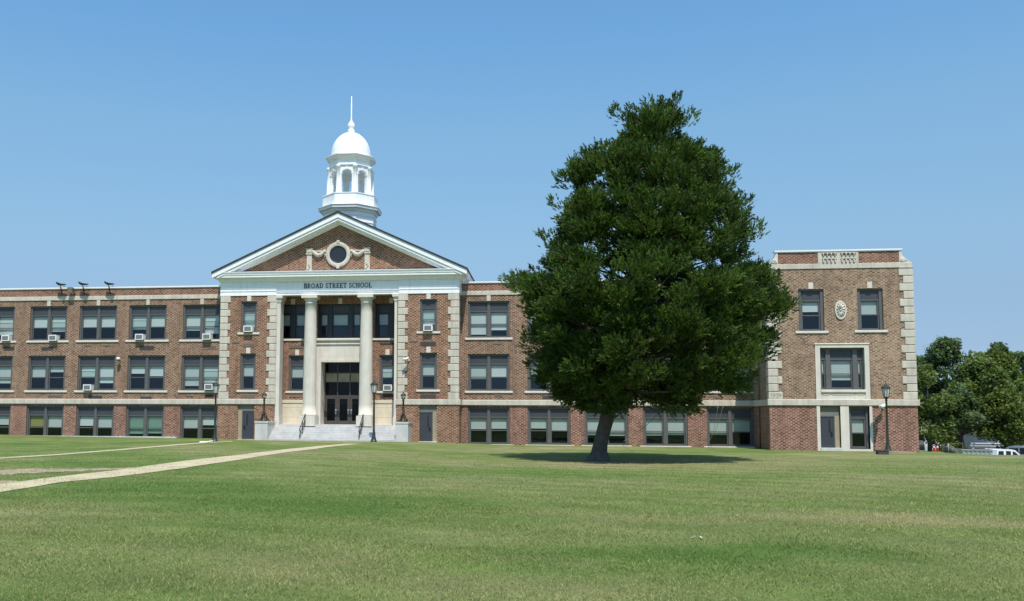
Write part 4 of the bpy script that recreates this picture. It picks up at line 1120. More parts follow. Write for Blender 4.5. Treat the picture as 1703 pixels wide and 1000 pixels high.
def sec_cam(px, py, yy, label, s=1.0):
    o = empty('security_camera', (X(px, py, yy-.2), yy-.06, Z(px, py, yy-.2))); tag(o, label, 'camera', 'white security cameras on the walls')
    h = MB(); h.tube([(.1, -.3, .02), (-.24, -.46, -.10)], .09*s, 10); h.build('housing', M['ac'], o)
    h = MB(); h.tube([(.06, .06, -.12), (.04, -.14, -.06), (.02, -.33, -.02)], .035, 6); h.lathe([(.07, -.06), (.07, .06)], .06, .02, -.12, 8); h.build('bracket', M['ac'], o)
sec_cam(677.5, 596.5, YP, 'white security camera on the portico quoins right of the columns')
sec_cam(1467, 675, YB, 'white security camera on the basement wall of the end block', 1.2)

# ------------------------------------------------------------------ foliage tools
def sprays(centers, dirs, length, nb, wid, rng, spread=.75):
    """feathery tufts: nb kite shaped blades along each axis"""
    n = len(centers); dirs = dirs/np.linalg.norm(dirs, axis=1, keepdims=True)
    t = rng.uniform(0, 1, (n, nb))
    base = centers[:, None, :]+dirs[:, None, :]*(t*length[:, None])[..., None]
    rd = rng.normal(size=(n, nb, 3)); rd /= np.linalg.norm(rd, axis=2, keepdims=True)
    bd = dirs[:, None, :]+rd*spread; bd /= np.linalg.norm(bd, axis=2, keepdims=True)
    ln = (length[:, None]*(.62-.30*t)*rng.uniform(.7, 1.2, (n, nb)))[..., None]
    side = np.cross(bd, rng.normal(size=(n, nb, 3))); side /= np.linalg.norm(side, axis=2, keepdims=True)+1e-9
    ww = wid*rng.uniform(.7, 1.3, (n, nb, 1))
    V = np.stack([base, base+bd*ln*.45+side*ww, base+bd*ln, base+bd*ln*.45-side*ww], axis=2)
    return V.reshape(-1, 4, 3)
def leaves(points, size, rng, up=.5):
    n = len(points)
    nrm = rng.normal(size=(n, 3)); nrm[:, 2] = np.abs(nrm[:, 2])+up; nrm /= np.linalg.norm(nrm, axis=1, keepdims=True)
    a = np.cross(nrm, rng.normal(size=(n, 3))); a /= np.linalg.norm(a, axis=1, keepdims=True); b_ = np.cross(nrm, a)
    s = (size*rng.uniform(.6, 1.3, n))[:, None]
    return np.stack([points-a*s, points-b_*s*.55+a*s*.1, points+a*s, points+b_*s*.55+a*s*.1], axis=1)

# ------------------------------------------------------------------ the cedar
def cedar():
    rng = np.random.default_rng(11)
    bx, by, bz = atG(993, 766.5)
    root = empty('cedar_tree', (bx, by, bz))
    tag(root, 'tall dark green cedar standing alone on the lawn in front of the right wing', 'tree')
    org = np.array([bx, by, bz])
    EDG = [(145, 1121, 1139), (160, 1072, 1150), (172, 1022, 1149), (190, 1010, 1160), (215, 1006, 1152), (240, 1000, 1168), (256, 950, 1178), (270, 938, 1212), (288, 922, 1230), (312, 925, 1224), (326, 911, 1244),
           (346, 916, 1250), (366, 912, 1270), (392, 896, 1277), (420, 899, 1267), (440, 874, 1268), (452, 854, 1280), (470, 844, 1296), (500, 848, 1308), (516, 856, 1314), (540, 868, 1300), (562, 870, 1291), (592, 869, 1288), (612, 873, 1262), (628, 882, 1254), (645, 906, 1248), (660, 926, 1232), (676, 958, 1165), (690, 985, 1150)]
    ey = [e[0] for e in EDG]
    def edges(py): return np.interp(py, ey, [e[1] for e in EDG]), np.interp(py, ey, [e[2] for e in EDG])
    axis = lambda py: np.interp(py, [145, 300, 450, 690, 767], [1120, 1080, 1045, 1005, 993])
    cl = []                                            # boughs: centre, radius, azimuth, length, rise of the axis
    py = 196.0
    while py < 672:                                    # foliage masses sit in tiers round the trunk, each a fan of boughs
        l, r = edges(py); ppm = 38.0
        hw_ = (r-l)/2/ppm; cxp = (l+r)/2
        ms = float(np.clip(.31+.058*hw_, .36, .66))
        lobe = .30*abs(math.sin(py*.043+1.1))+(.26 if py < 440 else 0)
        ring = max(0, hw_-ms*1.18-.16-lobe)
        k = 2 if ring < .35 else max(3, int(2*math.pi*ring/(ms*2.0)))
        a0 = rng.uniform(0, 6.28)
        for i in range(k):
            a = a0+2*math.pi*(i+rng.uniform(-.3, .3))/k
            if k > 3 and rng.uniform() < .11: continue
            q = (rng.uniform(.84, 1.12) if abs(math.cos(a)) > .75 else rng.uniform(.76, 1.05))
            mc = np.array(atY(cxp+math.cos(a)*ring*q*ppm, py+rng.uniform(-.5, .5)*ms*38, by+math.sin(a)*ring*q*.92))
            out = np.array([math.cos(a), math.sin(a), 0]); sz = ms*rng.uniform(.6, 1.38)
            up_ = float(np.interp(py, [150, 260, 420, 640], [1.7, .85, .5, .25]))
            for j in range(int(7*(sz/.5)**1.3)+3):
                o3 = rng.normal(size=3); o3 /= np.linalg.norm(o3); o3 *= rng.uniform(.2, 1)**.5
                pos = mc+o3*np.array([.85, .85, .36])*sz
                dv = out*.55+o3*np.array([.9, .9, .25])+np.array([0, 0, up_+rng.uniform(-.2, .5)])
                aa = math.atan2(dv[1], dv[0]); hh_ = math.hypot(dv[0], dv[1])
                cl.append((pos, sz*rng.uniform(.36, .52), aa, sz*rng.uniform(.95, 1.5), dv[2]/max(hh_, .25)))
        if ring > 1.3:                                 # shaded inner boughs
            for i in range(int(k*.75)):
                a = rng.uniform(0, 6.28); q = rng.uniform(.25, .72)
                c = np.array(atY(cxp+math.cos(a)*ring*q*ppm, py+rng.uniform(-18, 18), by+math.sin(a)*ring*q*.9)); cl.append((c, .7*ms, a, 1.5*ms, .6))
        py += ms*ppm*1.16
    # pointed tips on the outline and the hanging lower boughs, read from the photo: x, y, radius, depth, rise, azimuth
    PI_ = math.pi
    for xp, yp, rr_, dy, rise, a in [(1120, 190, .4, .1, 3, 0), (1100, 196, .42, -.2, 3, 0), (1068, 200, .42, 0, 3, PI_), (1130, 172, .40, 0, 4, 0), (1075, 178, .40, 0, 4, PI_), (1045, 190, .4, .2, 3, PI_), (1024, 190, .4, 0, 1.2, PI_), (1152, 196, .36, 0, 1.2, 0), (1166, 246, .34, 0, 1.5, 0), (1203, 286, .42, .3, 2.5, 0), (1220, 292, .40, -.3, 2.5, 0),
                           (951, 276, .42, .2, 3, PI_), (988, 275, .4, 0, 3, PI_), (932, 300, .4, 0, .9, PI_), (1240, 342, .42, 0, 1.5, 0), (1232, 330, .36, .4, 3, 0), (1264, 382, .42, 0, .8, 0), (920, 340, .42, 0, .8, PI_), (905, 396, .45, 0, .9, PI_),
                           (884, 458, .42, 0, 3, PI_), (862, 470, .48, 0, .7, PI_), (1274, 452, .38, 0, 3.5, 0), (1264, 462, .45, .3, 2, 0), (1296, 520, .45, 0, .5, 0), (1290, 490, .5, 0, .6, 0), (1282, 565, .45, 0, .2, 0), (1276, 588, .4, .2, .0, 0),
                           (1110, 645, .72, -1.5, -.5, 0), (1088, 630, .66, -1, -.4, 0), (1130, 655, .66, -1.2, -.6, 0), (1104, 668, .52, -1.4, -.7, 0), (1136, 634, .66, -.6, -.3, 0), (1140, 668, .45, -1.1, -.6, 0), (1072, 618, .6, -1.6, -.2, 0), (1168, 622, .62, .5, -.2, 0), (1208, 628, .56, .4, -.2, 0), (1232, 622, .5, .2, -.3, 0), (1120, 612, .75, -1.8, .2, 0), (1225, 640, .4, .6, -.4, 0), (1180, 640, .4, .3, -.4, 0),
                           (925, 622, .62, -.3, -.2, PI_), (948, 640, .6, -.6, -.3, PI_), (972, 652, .55, -.4, -.4, PI_), (958, 662, .42, -.6, -.5, PI_), (986, 666, .45, -.4, -.5, PI_), (1003, 655, .5, -1.2, -.3, 0), (1020, 662, .32, -.8, -.4, 0), (905, 604, .6, 0, 0, PI_), (985, 634, .65, -1.6, .1, PI_), (1038, 628, .5, -1.8, .1, 0), (935, 594, .66, -2, .3, PI_), (890, 575, .6, .2, .2, PI_)]:
        xp += (-7 if a == 0 and yp < 600 else 7 if yp < 600 else 0)
        cl.append((np.array(atY(xp, yp+5, by+dy)), rr_*1.08, a, rr_*2.1, rise))
    # openings where the sky shows, and the hollow above the big lower bough
    HOLES = [(1003, 300, 13), (1042, 462, 19), (1005, 455, 15), (1163, 446, 17), (1190, 440, 14), (1095, 352, 10), (1020, 385, 9), (935, 355, 8), (1040, 655, 14), (1062, 660, 12), (1185, 652, 10), (1060, 600, 9)]
    def proj(p):
        d = p-CAM; w_ = d@FWD; return PPX+FPX*(d@RGT)/w_, PPY-FPX*(d@UPV)/w_
    C = []; D = []; Ln = []; T = []; Cb = []; Db = []; Lb = []
    ax_w = lambda z: np.array([bx+(z-bz)*.16, by, z])
    for c, rc, a, Lb_, rise in cl:
        out = np.array([math.cos(a), math.sin(a), 0.0])
        axis_ = out+np.array([0, 0, rise])+rng.normal(size=3)*.18; axis_ /= np.linalg.norm(axis_)
        e1 = np.cross(axis_, [.3, .2, .9]); e1 /= np.linalg.norm(e1); e2 = np.cross(axis_, e1)
        n = int(74*(rc/.6)**2)+6
        tt = rng.uniform(0, 1, n)**.85
        wdt = rc*(np.sin(np.pi*np.clip(tt*.86+.12, 0, 1))**.7)*(1-.25*tt)
        an = rng.uniform(0, 6.28, n); rq = rng.uniform(0, 1, n)**.5
        # each bough splits into a few fingers
        nf = rng.integers(4, 7); an = (np.round(an/6.28*nf)/nf*6.28+rng.normal(size=n)*.33)
        radv = np.cos(an)[:, None]*e1+np.sin(an)[:, None]*e2
        p = c+axis_*((tt-.45)*Lb_)[:, None]+radv*(wdt*rq)[:, None]
        d = axis_*.85+radv*(.62*rq)[:, None]+np.array([0, 0, .28])+rng.normal(size=(n, 3))*.16
        rad = rc*rq
        keep = np.ones(n, bool)
        pd = p-CAM; pw = pd@FWD; qx = PPX+FPX*(pd@RGT)/pw; qy = PPY-FPX*(pd@UPV)/pw
        for hx, hy, hr in HOLES: keep &= ((qx-hx)/1.25)**2+((qy-hy)/.85)**2 >= hr*hr*rng.uniform(.1, 1.15, n)
        for i in range(n):
            if keep[i]:
                if rng.uniform() < (.22 if 1040 < qx[i] < 1180 and qy[i] > 560 else .05) and rad[i] < rc*.7:
                    Cb.append(p[i]); Db.append(d[i]*[1, 1, .2]); Lb.append(rng.uniform(.25, .5))
                else:
                    C.append(p[i]); D.append(d[i]); Ln.append(rng.uniform(.16, .38))
        T += [float(np.clip(rng.normal(.42, .2), 0, .8))]*(len(C)-len(T))
    C = np.array(C); D = np.array(D); Ln = np.array(Ln)
    nb = 10
    V = sprays(C, D, Ln, nb, .023, rng, .5)
    tint = np.clip(np.repeat(np.array(T)+rng.normal(size=len(C))*.16, nb)+rng.uniform(-.05, .22, len(C)*nb), 0, 1)
    crown = quads('crown', V-org, M['cedar'], tint, root)
    Vb = sprays(np.array(Cb), np.array(Db), np.array(Lb), 6, .014, rng, .5)
    quads('dry_twigs', Vb-org, M['twig_brown'], rng.uniform(0, 1, len(Vb)), root)
    # trunk: leaning right, fluted, then the limbs
    t = MB()
    tp = [np.array(atY(x_, y_, by)) for x_, y_ in ((993, 769), (994, 764), (996, 752), (998.5, 735), (1003, 715), (1008, 695), (1013, 670), (1022, 620), (1035, 540), (1050, 440), (1075, 320), (1105, 220), (1125, 165))]
    rr = [.72, .47, .345, .300, .29, .295, .30, .30, .26, .20, .14, .08, .03]
    vs = []; fs = []; n = 20
    for i, (p, r0) in enumerate(zip(tp, rr)):
        for k in range(n):
            a = 2*math.pi*k/n; fl = 1+.10*math.sin(3*a+i*.25)+.05*math.sin(7*a-i*.4)+(.16*max(0, math.sin(4*a+1)) if i < 2 else 0)
            vs.append(tuple(p-org+np.array([math.cos(a), math.sin(a), 0])*r0*fl))
    for i in range(len(tp)-1):
        for k in range(n): j = (k+1) % n; fs.append((i*n+k, i*n+j, (i+1)*n+j, (i+1)*n+k))
    t.add(vs, fs, True)
    st = [np.array(atY(x_, y_, by+.25)) for x_, y_ in ((1002, 740), (1008, 715), (1016, 690), (1028, 650), (1050, 590))]
    t.tube([tuple(p-org) for p in st], [.22, .21, .19, .16, .10], 10)
    t.build('trunk', M['bark'], root)
    lb = MB()
    zs = np.array([p[2] for p in tp])
    for k, (c, rc, a, Lb_, rise) in enumerate(cl):
        if k % 17: continue
        zc = max(bz+3.3, c[2]-rng.uniform(.8, 2.2)); zc = min(zc, tp[-2][2])
        s0 = np.array([np.interp(zc, zs, [p[j] for p in tp]) for j in range(3)]); s0[2] = zc
        r0 = float(np.interp(zc, zs, rr))*.26+.02
        m = (s0+c)/2+np.array([rng.normal()*.2, rng.normal()*.2, -.15])
        lb.tube([tuple(s0-org), tuple(m-org), tuple(c-org)], [r0, r0*.6, .012], 5)
    lb.build('limbs', M['bark'], root)
    return root
cedar()
# ropes hanging from the tree to the basement windows
def rope(pts, label, r=.012):
    P_ = [np.array(p) for p in pts]; o0 = P_[-1]; b = MB()
    pp = []
    for i in range(len(P_)-1):
        for k in range(6):
            t = k/6; q = P_[i]*(1-t)+P_[i+1]*t; q = q+np.array([0, 0, -.04*math.sin(math.pi*t)]); pp.append(tuple(q-o0))
    pp.append((0, 0, 0)); b.tube(pp, r, 5)
    o = b.build('rope', M['rope']); o.location = tuple(o0); tag(o, label, 'rope', 'pale ropes hanging from the cedar')
rope([atY(1104, 676, -20), atY(1068, 714, -15.5), atG(1030, 738)], 'thin pale rope slanting from the cedar bough down to the grass', .016)
rope([atY(1194, 676, -6), atY(1188, 712, -4), atG(1177, 742)], 'thin pale rope before the last basement window, left one of two', .013)
rope([atY(1202, 676, -6), atY(1196, 700, -4.2), atG(1179, 741)], 'thin pale rope before the last basement window, right one of two', .013)

# ------------------------------------------------------------------ far right: trees, fence, house, cars
def broad_tree(px, py_base, py_top, half_px, D, seed, mat, label, lobes=26, dens=1.0, bare=0.0):
    rng = np.random.default_rng(seed)
    p = atD(px, 745, D); x, y = float(p[0]), float(p[1]); z = gz(x, y)
    ppm = FPX/D
    top = float(atD(px, py_top, D)[2])-z; hw_ = half_px/ppm
    zlow = max(.8, float(atD(px, py_base, D)[2])-z)
    root = empty('broadleaf_tree', (x, y, z)); tag(root, label, 'tree', 'trees beyond the car park')
    pts = []; tn = []
    cs = []
    for k in range(lobes):
        u = rng.uniform(0, 1); zz = zlow+(top-zlow)*(.08+.86*u)
        prof = math.sin(math.pi*min(1, .22+.74*u))**.7
        a = rng.uniform(0, 6.28); q = math.sqrt(rng.uniform(.1, 1))
        rl = hw_*rng.uniform(.24, .42)
        c = np.array([math.cos(a)*(hw_*prof-rl*.6)*q, math.sin(a)*(hw_*prof-rl*.6)*q, zz]); cs.append((c, rl))
        n = int(430*dens*(rl/1.6)**2)+40
        v = rng.normal(size=(n, 3)); v /= np.linalg.norm(v, axis=1, keepdims=True); v[:, 2] *= .75
        r_ = rl*rng.uniform(.3, 1.05, n)**.6
        pts.append(c+v*r_[:, None]*(1+.25*np.sin(v[:, :1]*6+k)))
        tn.append(np.clip(rng.normal(.45, .15)+rng.uniform(-.25, .3, n), 0, 1))
    P_ = np.concatenate(pts)
    quads('crown', leaves(P_, .17*D/110*1.25, rng), mat, np.concatenate(tn), root)
    t = MB(); t.tube([(0, 0, -.3), (.1, 0, top*.25), (-.1, .1, top*.55), (.1, 0, top*.85)], [top*.028, top*.021, top*.013, .03], 8)
    for c, rl in cs[::2]:
        zz = max(top*.15, c[2]*.6); t.tube([(0, 0, zz), tuple(c*[.5, .5, .85]), tuple(c)], [top*.009, .05, .02], 5)
    for k in range(int(bare)):                         # bare twigs standing out of the crown
        a = rng.uniform(0, 6.28); q = rng.uniform(.2, .8); e = np.array([math.cos(a)*hw_*q, math.sin(a)*hw_*q, top*rng.uniform(.90, 1.0)])
        t.tube([tuple(e*[.75, .75, .86]), tuple(e*[.9, .9, .94]), tuple(e)], [.035, .022, .008], 4)
    t.build('trunk', M['bark'], root)
broad_tree(1546, 748, 604, 50, 104, 1, M['leaf'], 'mid green tree close beside the end block, behind the safety cones', 34)
broad_tree(1578, 715, 560, 52, 116, 2, M['leaf_dark'], 'tallest thin topped tree with bare twigs above its crown', 34, .9, 16)
broad_tree(1642, 724, 596, 60, 112, 3, M['leaf'], 'broad mid green tree over the white house', 40)
broad_tree(1672, 748, 652, 50, 103, 4, M['leaf_light'], 'low yellow green tree right behind the white pickup', 34)
broad_tree(1662, 720, 584, 56, 128, 5, M['leaf_light'], 'yellow green tree crown in the middle of the background row', 36)
broad_tree(1670, 690, 562, 34, 150, 6, M['leaf_dark'], 'distant dark tree with rounded top above the row', 26)
broad_tree(1708, 735, 568, 38, 140, 7, M['leaf_dark'], 'dark tree at the right edge of the photo behind the pole', 32)
broad_tree(1532, 720, 590, 36, 120, 8, M['leaf'], 'tree half hidden behind the end block wall', 26, .9, 6)
broad_tree(1600, 722, 642, 40, 104.5, 9, M['leaf_dark'], 'small dark tree in the shade beside the white house', 30)
broad_tree(1740, 745, 620, 60, 125, 10, M['leaf'], 'green tree at the right edge beyond the silver car', 30)
broad_tree(1696, 748, 630, 44, 118, 12, M['leaf'], 'bushy green tree beside the utility pole', 32)
def bush(px, top, half, D, seed, mat, label):
    rng = np.random.default_rng(seed); p = atD(px, 750, D); x, y = float(p[0]), float(p[1]); z = gz(x, y)
    h = float(atD(px, top, D)[2])-z; wd = half*D/FPX
    o = empty('shrub', (x, y, z)); tag(o, label, 'shrub', 'shrubs under the far trees')
    n = 1500; v = rng.normal(size=(n, 3)); v /= np.linalg.norm(v, axis=1, keepdims=True); v[:, 2] = np.abs(v[:, 2])
    r_ = rng.uniform(.3, 1, n)**.5*(1+.25*np.sin(v[:, 0]*5+seed)*np.sin(v[:, 2]*7))
    quads('crown', leaves(v*r_[:, None]*np.array([wd, wd*.8, h]), .22, rng), mat, rng.uniform(0, .7, n), o)
    t = MB()
    for k in range(5): t.tube([(0, 0, -.2), (rng.normal()*wd*.3, rng.normal()*wd*.3, h*.6)], [.06, .015], 5)
    t.build('stems', M['bark'], o)
broad_tree(1628, 720, 586, 40, 134, 14, M['leaf'], 'mid green crown filling the dip behind the white house', 26)
bush(1530, 716, 24, 121, 31, M['leaf_dark'], 'dark shrub at the foot of the trees hard by the end block')
bush(1563, 722, 22, 124, 32, M['leaf_dark'], 'dark shrub behind the orange safety cones')
bush(1582, 712, 16, 112, 33, M['leaf'], 'green shrub left of the white house porch')
bush(1652, 716, 26, 119, 34, M['leaf_dark'], 'dark shrub behind the cab of the white pickup')
bush(1684, 722, 24, 117, 35, M['leaf'], 'green shrub in front of the utility pole')
bush(1712, 720, 26, 119, 36, M['leaf_dark'], 'dark shrub beyond the silver car at the photo edge')
def far_wood():
    rng = np.random.default_rng(77); P_ = []
    for k in range(190):
        D = rng.uniform(165, 230); p = atD(rng.uniform(1380, 2300), 740, D); top = float(atD(1600, rng.uniform(622, 672), D)[2])
        n = 170; z0 = gz(float(p[0]), float(p[1])); q = rng.normal(size=(n, 3)); q /= np.linalg.norm(q, axis=1, keepdims=True)
        P_.append(np.column_stack([p[0]+q[:, 0]*4.5, p[1]+q[:, 1]*4.5, z0+(top-z0)*(.5+.5*q[:, 2]*rng.uniform(.3, 1, n))]))
    P_ = np.concatenate(P_); o = quads('far_wood', leaves(P_, .75, rng), M['leaf_dark'], rng.uniform(0, .8, len(P_))); tag(o, kind='stuff')
far_wood()
def house():
    D = 112; p = atD(1618, 745, D); x, y = float(p[0]), float(p[1]); z = gz(x, y)
    zw = lambda py: float(atD(1618, py, D)[2])-z
    h = empty('white_house', (x, y, z-.1), RAD(-20)); tag(h, 'white clapboard house with porch half hidden by the trees', 'house')
    b = MB(); zt = zw(716); b.wall(-5.2, 2.8, -1, zt, 0, [(-4, -3, .8, 2.4), (-1.5, -.5, .8, 2.4)]); b.box(-5.2, 2.8, .2, 7, -1, zt)
    for k in range(int(zt/.25)): b.box(-5.2, 2.8, -.012, 0, k*.25, k*.25+.02)
    b.build('wall', M['white'], h)
    r = MB(); r.prism_x([(-.5, zt-.05), (3.5, zt+1.3), (7.5, zt-.05), (7.5, zt+.1), (3.5, zt+1.5), (-.5, zt+.1)], -5.6, 3.2); r.build('roof', M['roof_flat'], h)
    for x0, z0, z1 in ((-4, .8, 2.4), (-1.5, .8, 2.4)):
        wn = MB(); wn.box(x0, x0+.07, .02, .1, z0, z1); wn.box(x0+.93, x0+1, .02, .1, z0, z1); wn.box(x0+.07, x0+.93, .02, .1, z0, z0+.07); wn.box(x0+.07, x0+.93, .02, .1, z1-.07, z1); wn.box(x0+.07, x0+.93, .03, .09, (z0+z1)/2-.03, (z0+z1)/2+.03)
        wo_ = wn.build('window', M['white'], h); g = MB(); g.add([(x0, .08, z0), (x0+1, .08, z0), (x0+1, .08, z1), (x0, .08, z1)], [(0, 1, 2, 3)]); g.build('pane', M['car_glass'], wo_)
    pc = MB()
    for xx in (-.2, 1.2, 2.6, 4.0): pc.box(xx, xx+.22, -1.8, -1.58, -.5, 2.6)
    pc.box(-.4, 4.4, -1.9, -1.5, 2.6, 2.9); pc.box(-.4, 4.4, -2.0, 0, 2.9, 3.0); pc.box(-.4, 4.4, -1.75, -1.65, -.5, .7); pc.build('porch', M['white'], h)
house()
def fence():
    a = atD(1500, 750, 112); c = atD(1700, 752, 106)
    o = empty('chain_link_fence', (float(a[0]), float(a[1]), gz(float(a[0]), float(a[1])))); tag(o, 'low grey chain link fence with pipe rail along the car park', 'fence')
    n = 11; P_ = []
    for i in range(n):
        t = i/(n-1); x = float(a[0]*(1-t)+c[0]*t); y = float(a[1]*(1-t)+c[1]*t); P_.append((x, y, gz(x, y)))
    o0 = o.location; ht = 1.25
    L = lambda p, dz: (p[0]-o0[0], p[1]-o0[1], p[2]-o0[2]+dz)
    for p in P_: m = MB(); m.tube([L(p, -.2), L(p, ht)], .04, 6); m.build('post', M['galv'], o)
    for dz in (ht, .08):
        m = MB(); m.tube([L(p, dz) for p in P_], .032, 6); m.build('rail', M['galv'], o)
    m = MB()
    for i in range(n-1):
        for k in range(14):
            t0, t1 = k/14, (k+1)/14
            q0 = [P_[i][j]*(1-t0)+P_[i+1][j]*t0 for j in range(3)]; q1 = [P_[i][j]*(1-t1)+P_[i+1][j]*t1 for j in range(3)]
            m.tube([L(q0, .08), L(q1, ht)], .008, 3); m.tube([L(q0, ht), L(q1, .08)], .008, 3)
    m.build('mesh', M['galv'], o)
fence()
def cone(px, label):
    p = atD(px, 750, 101); x, y = float(p[0]), float(p[1]); o = empty('traffic_cone', (x, y, gz(x, y))); tag(o, label, 'traffic cone', 'orange cones at the fence')
    b = MB(); b.box(-.19, .19, -.19, .19, 0, .04); b.lathe([(.15, .04), (.035, .78), (.03, .80)], 0, 0, 0, 14); bo_ = b.build('cone', M['orange'], o)
    c = MB(); c.lathe([(.098, .42), (.073, .58)], 0, 0, 0, 14); c.v = [(q[0]*1.03, q[1]*1.03, q[2]) for q in c.v]; c.build('stripe', M['white'], o)
cone(1553.5, 'orange safety cone by the fence, the one nearer the school'); cone(1559.5, 'orange safety cone by the fence, the one farther from the school')
def barrier_pipe():
    a, c = atD(1567, 737, 104), atD(1601, 738.5, 104); x, y = float(a[0]), float(a[1]); z = gz(x, y)
    o = empty('pipe_gate', (x, y, z)); tag(o, 'yellow pipe gate in front of the fence', 'gate')
    dx = float(c[0]-a[0]); dy = float(c[1]-a[1]); zr = float(a[2])-z
    m = MB(); m.tube([(0, 0, zr), (dx, dy, zr-.05)], .06, 8); m.build('bar', M['yellow'], o)
    for t in (0, 1): m = MB(); m.tube([(dx*t, dy*t, -.5), (dx*t, dy*t, zr+.1)], .07, 8); m.build('post', M['yellow'], o)
barrier_pipe()
def bin_():
    p = atD(1622, 752, 64); x, y = float(p[0]), float(p[1]); z = gz(x, y); o = empty('steel_skip', (x, y, z), RAD(-14)); tag(o, 'grey ribbed steel skip behind the lawn left of the pickup', 'skip')
    zt = float(atD(1622, 747, 64)[2])-z
    b = MB(); b.prism([(-.9, .0), (.9, .0), (.94, zt), (-.94, zt)], -.7, .7)
    for k in range(7): b.box(-.86+k*.27, -.80+k*.27, -.75, -.7, .06, zt-.1)
    b.box(-.98, .98, -.77, .77, zt-.08, zt); b.build('body', M['galv'], o)
bin_()
def wheel(parent, x, y, r):
    w_ = MB(); n = 18
    w_.lathe([(r*.6, -.11), (r*.94, -.11), (r, -.06), (r, .06), (r*.94, .11), (r*.6, .11)], 0, 0, 0, n); w_.v = [(x+q[0], y+q[2], r+q[1]) for q in w_.v]
    wo_ = w_.build('wheel', M['tyre'], parent)
    h = MB(); h.lathe([(.02, -.115), (r*.35, -.10), (r*.6, -.12), (r*.62, -.09), (r*.62, .09)], 0, 0, 0, n); h.v = [(x+q[0], y+q[2], r+q[1]) for q in h.v]; h.build('rim', M['galv'], wo_)
def pickup():
    D = 72; p = atD(1657.5, 752, D); x, y = float(p[0]), float(p[1])
    zr = float(atD(1666, 746.8, D)[2]); z = zr-1.88
    o = empty('pickup_truck', (x, y, z), YAW+RAD(2)); tag(o, 'white crew cab pickup truck parked beyond the lawn', 'pickup')
    b = MB()
    # lower body outline, front to the right, lying in XZ
    b.prism([(-2.75, .45), (2.75, .45), (2.82, .62), (2.80, 1.02), (2.62, 1.12), (1.55, 1.20), (-.62, 1.20), (-.62, 1.26), (-2.80, 1.26), (-2.82, .55)], -.95, .95)
    b.prism([(-.62, 1.20), (1.55, 1.20), (.92, 1.80), (.60, 1.87), (-.30, 1.88), (-.55, 1.82)], -.88, .88)
    b.box(-2.7, -.66, -.93, -.85, 1.26, 1.30); b.box(-2.7, -.66, .85, .93, 1.26, 1.30)
    bd = b.build('body', M['car_white'], o)
    g = MB()
    for q in ([(-.50, 1.27), (-.03, 1.27), (-.03, 1.74), (-.42, 1.74)], [(.16, 1.27), (.55, 1.27), (.55, 1.73), (.16, 1.75)], [(.70, 1.27), (1.30, 1.27), (.92, 1.65), (.70, 1.72)]):
        g.prism(q, -.90, -.878); g.prism(q, .878, .90)
    g.build('window', M['car_glass'], o)
    for xx in (-1.75, 1.85):
        for yy in (-.86, .86): wheel(o, xx, yy, .39)
    m = MB(); m.box(1.16, 1.36, -1.12, -.95, 1.20, 1.36); m.build('wing_mirror', M['black'], o)
    m = MB(); m.box(2.80, 2.9, -.9, .9, .5, .72); m.box(-2.95, -2.80, -.9, .9, .52, .72); m.build('bumper', M['galv'], o)
    for yy in (-.72, .72): m = MB(); m.box(2.70, 2.83, yy-.18, yy+.18, .80, 1.0); m.build('headlight', M['lamp_glass'], o)
pickup()
def suv():
    D = 74; p = atD(1727, 752, D); x, y = float(p[0]), float(p[1]); zr = float(atD(1727, 742.5, D)[2]); z = zr-1.80
    o = empty('parked_car', (x, y, z), YAW+RAD(-50)); tag(o, 'silver blue car cut by the right edge of the photo', 'car')
    b = MB(); b.prism([(-2.2, .40), (2.25, .40), (2.3, .85), (2.1, 1.0), (1.2, 1.08), (-2.2, 1.10), (-2.28, .7)], -.9, .9)
    b.prism([(-2.15, 1.10), (1.2, 1.08), (.5, 1.68), (.1, 1.78), (-1.8, 1.79), (-2.05, 1.66)], -.82, .82); b.build('body', M['car_silver'], o)
    g = MB()
    for q in ([(-1.95, 1.16), (-1.2, 1.16), (-1.2, 1.64), (-1.85, 1.62)], [(-1.08, 1.16), (-.25, 1.16), (-.25, 1.66), (-1.08, 1.66)], [(-.12, 1.16), (.85, 1.16), (.35, 1.60), (-.12, 1.66)]):
        g.prism(q, -.84, -.818); g.prism(q, .818, .84)
    g.box(-2.14, -2.08, -.7, .7, 1.2, 1.6); g.build('window', M['car_glass'], o)
    for xx in (-1.35, 1.45):
        for yy in (-.8, .8): wheel(o, xx, yy, .34)
    for yy in (-.7, .7): m = MB(); m.box(-2.27, -2.2, yy-.12, yy+.12, .8, 1.05); m.build('tail_light', M['orange'], o)
suv()
def pole():
    p = atD(1699, 745, 108); x, y = float(p[0]), float(p[1]); z = gz(x, y); o = empty('utility_pole', (x, y, z)); tag(o, 'grey wooden utility pole at the right edge among the trees', 'pole')
    zt = float(atD(1699, 664, 108)[2])-z
    m = MB(); m.tube([(0, 0, -.5), (0, 0, zt)], [.17, .12], 10); m.build('shaft', M['wood_grey'], o)
    m = MB(); m.box(-.9, .9, -.06, .06, zt-.7, zt-.56); m.build('crossarm', M['wood_grey'], o)
pole()
b = MB(); gx0 = [(48, -9), (150, -4), (170, 70), (48, 62)]
# pale asphalt of the car park, draped
vs = []; nn = 40
for j in range(nn+1):
    for i in range(nn+1):
        yy = 2+j*1.8; xx = 41.5+.30*(yy+8)+i*2.2; vs.append((xx, yy, gz(xx, yy)+.03))
b.add(vs, [(j*(nn+1)+i, j*(nn+1)+i+1, (j+1)*(nn+1)+i+1, (j+1)*(nn+1)+i) for j in range(nn) for i in range(nn)], True)
tag(b.build('car_park', M['asphalt']), kind='structure')

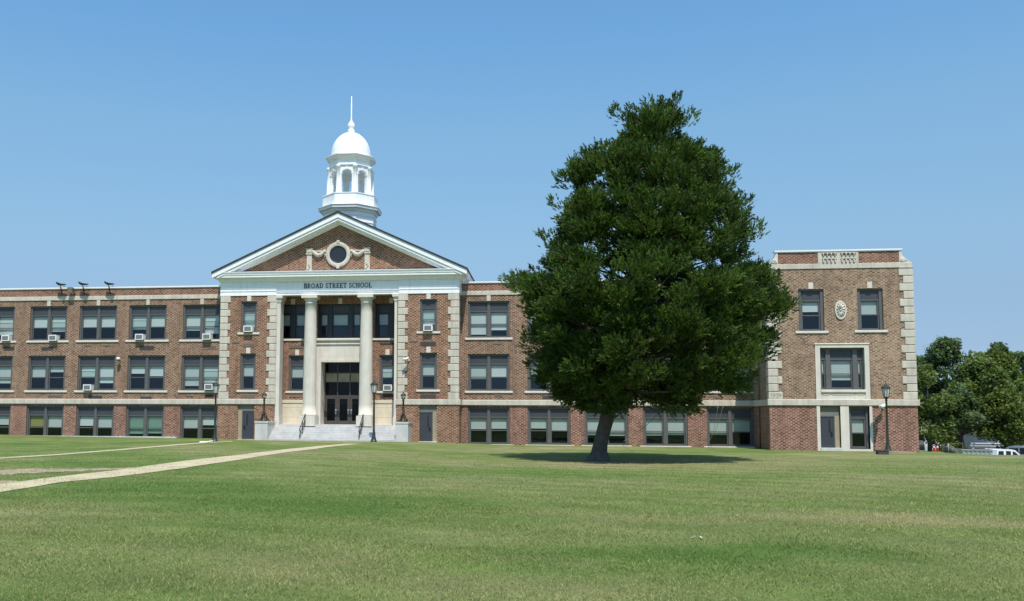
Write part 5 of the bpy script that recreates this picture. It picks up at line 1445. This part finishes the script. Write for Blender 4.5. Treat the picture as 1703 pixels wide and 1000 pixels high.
# ------------------------------------------------------------------ small things on the grass
def litter():
    x, y, z = atG(1152, 897); o = empty('paper_litter', (x, y, z)); tag(o, 'crumpled white paper lying on the open lawn', 'litter')
    rng = random.Random(4); b = MB()
    for k in range(2):
        cx = k*.09
        vs = [(cx+rng.uniform(-.05, .05), rng.uniform(-.04, .04), rng.uniform(.01, .05)) for _ in range(6)]
        b.add(vs, [(0, 1, 2), (0, 2, 3), (1, 4, 5), (2, 5, 3), (0, 4, 1)])
    b.build('paper', M['litter'], o)
litter()
b = MB(); pts = [atG(px, py) for px, py in ((332, 737.2), (345, 737), (352, 735.5), (357, 733.5))]
b.tube([(p[0]-pts[0][0], p[1]-pts[0][1], p[2]-pts[0][2]+.05) for p in pts], .06, 8)
o = b.build('drain_pipe', M['ac']); o.location = pts[0]; tag(o, 'white drain pipe lying at the foot of the left wing', 'pipe')

# grass blades on the near lawn (uncountable)
def grass():
    rng = np.random.default_rng(5)
    d = 5.5+rng.gamma(1.6, 7.0, 380000); d = d[d < 48]
    n = len(d)
    s = rng.uniform(-.70, .88, n)
    base = CAM[None, :2]+_f[None, :2]*d[:, None]+_r[None, :2]*(d*s*1703/FPX)[:, None]
    z = np.array([gz(px_, py_) for px_, py_ in base])
    pat = np.sin(base[:, 0]*1.7+np.sin(base[:, 1]*1.1)*2)*.5+np.sin(base[:, 1]*2.3+base[:, 0]*.6)*.5
    big = np.sin(base[:, 0]*.31+1+np.sin(base[:, 1]*.4)*1.5)*.5+np.sin(base[:, 1]*.37-base[:, 0]*.22)*.5
    hh = .026*rng.uniform(.4, 1.2, n)*(1+.25*pat)*(1+d*.012)
    a = rng.uniform(0, 6.28, n); lean = rng.normal(size=(n, 2))*hh[:, None]*.8
    P0 = np.column_stack([base, z-.005])
    sd_ = np.column_stack([np.cos(a), np.sin(a), np.zeros(n)])*(.0030+.00026*d)[:, None]
    tip = P0+np.column_stack([lean, hh])
    V = np.stack([P0-sd_, P0+sd_, tip+sd_*.25, tip-sd_*.25], 1)
    T = np.clip(.38+.08*pat+.12*big+.40*turf(base)+rng.normal(size=n)*.19, 0, 1)
    o = quads('grass', V, foliage('grass blades', (.098, .172, .030), (.43, .40, .19), .3), T)
    tag(o, kind='stuff')
grass()
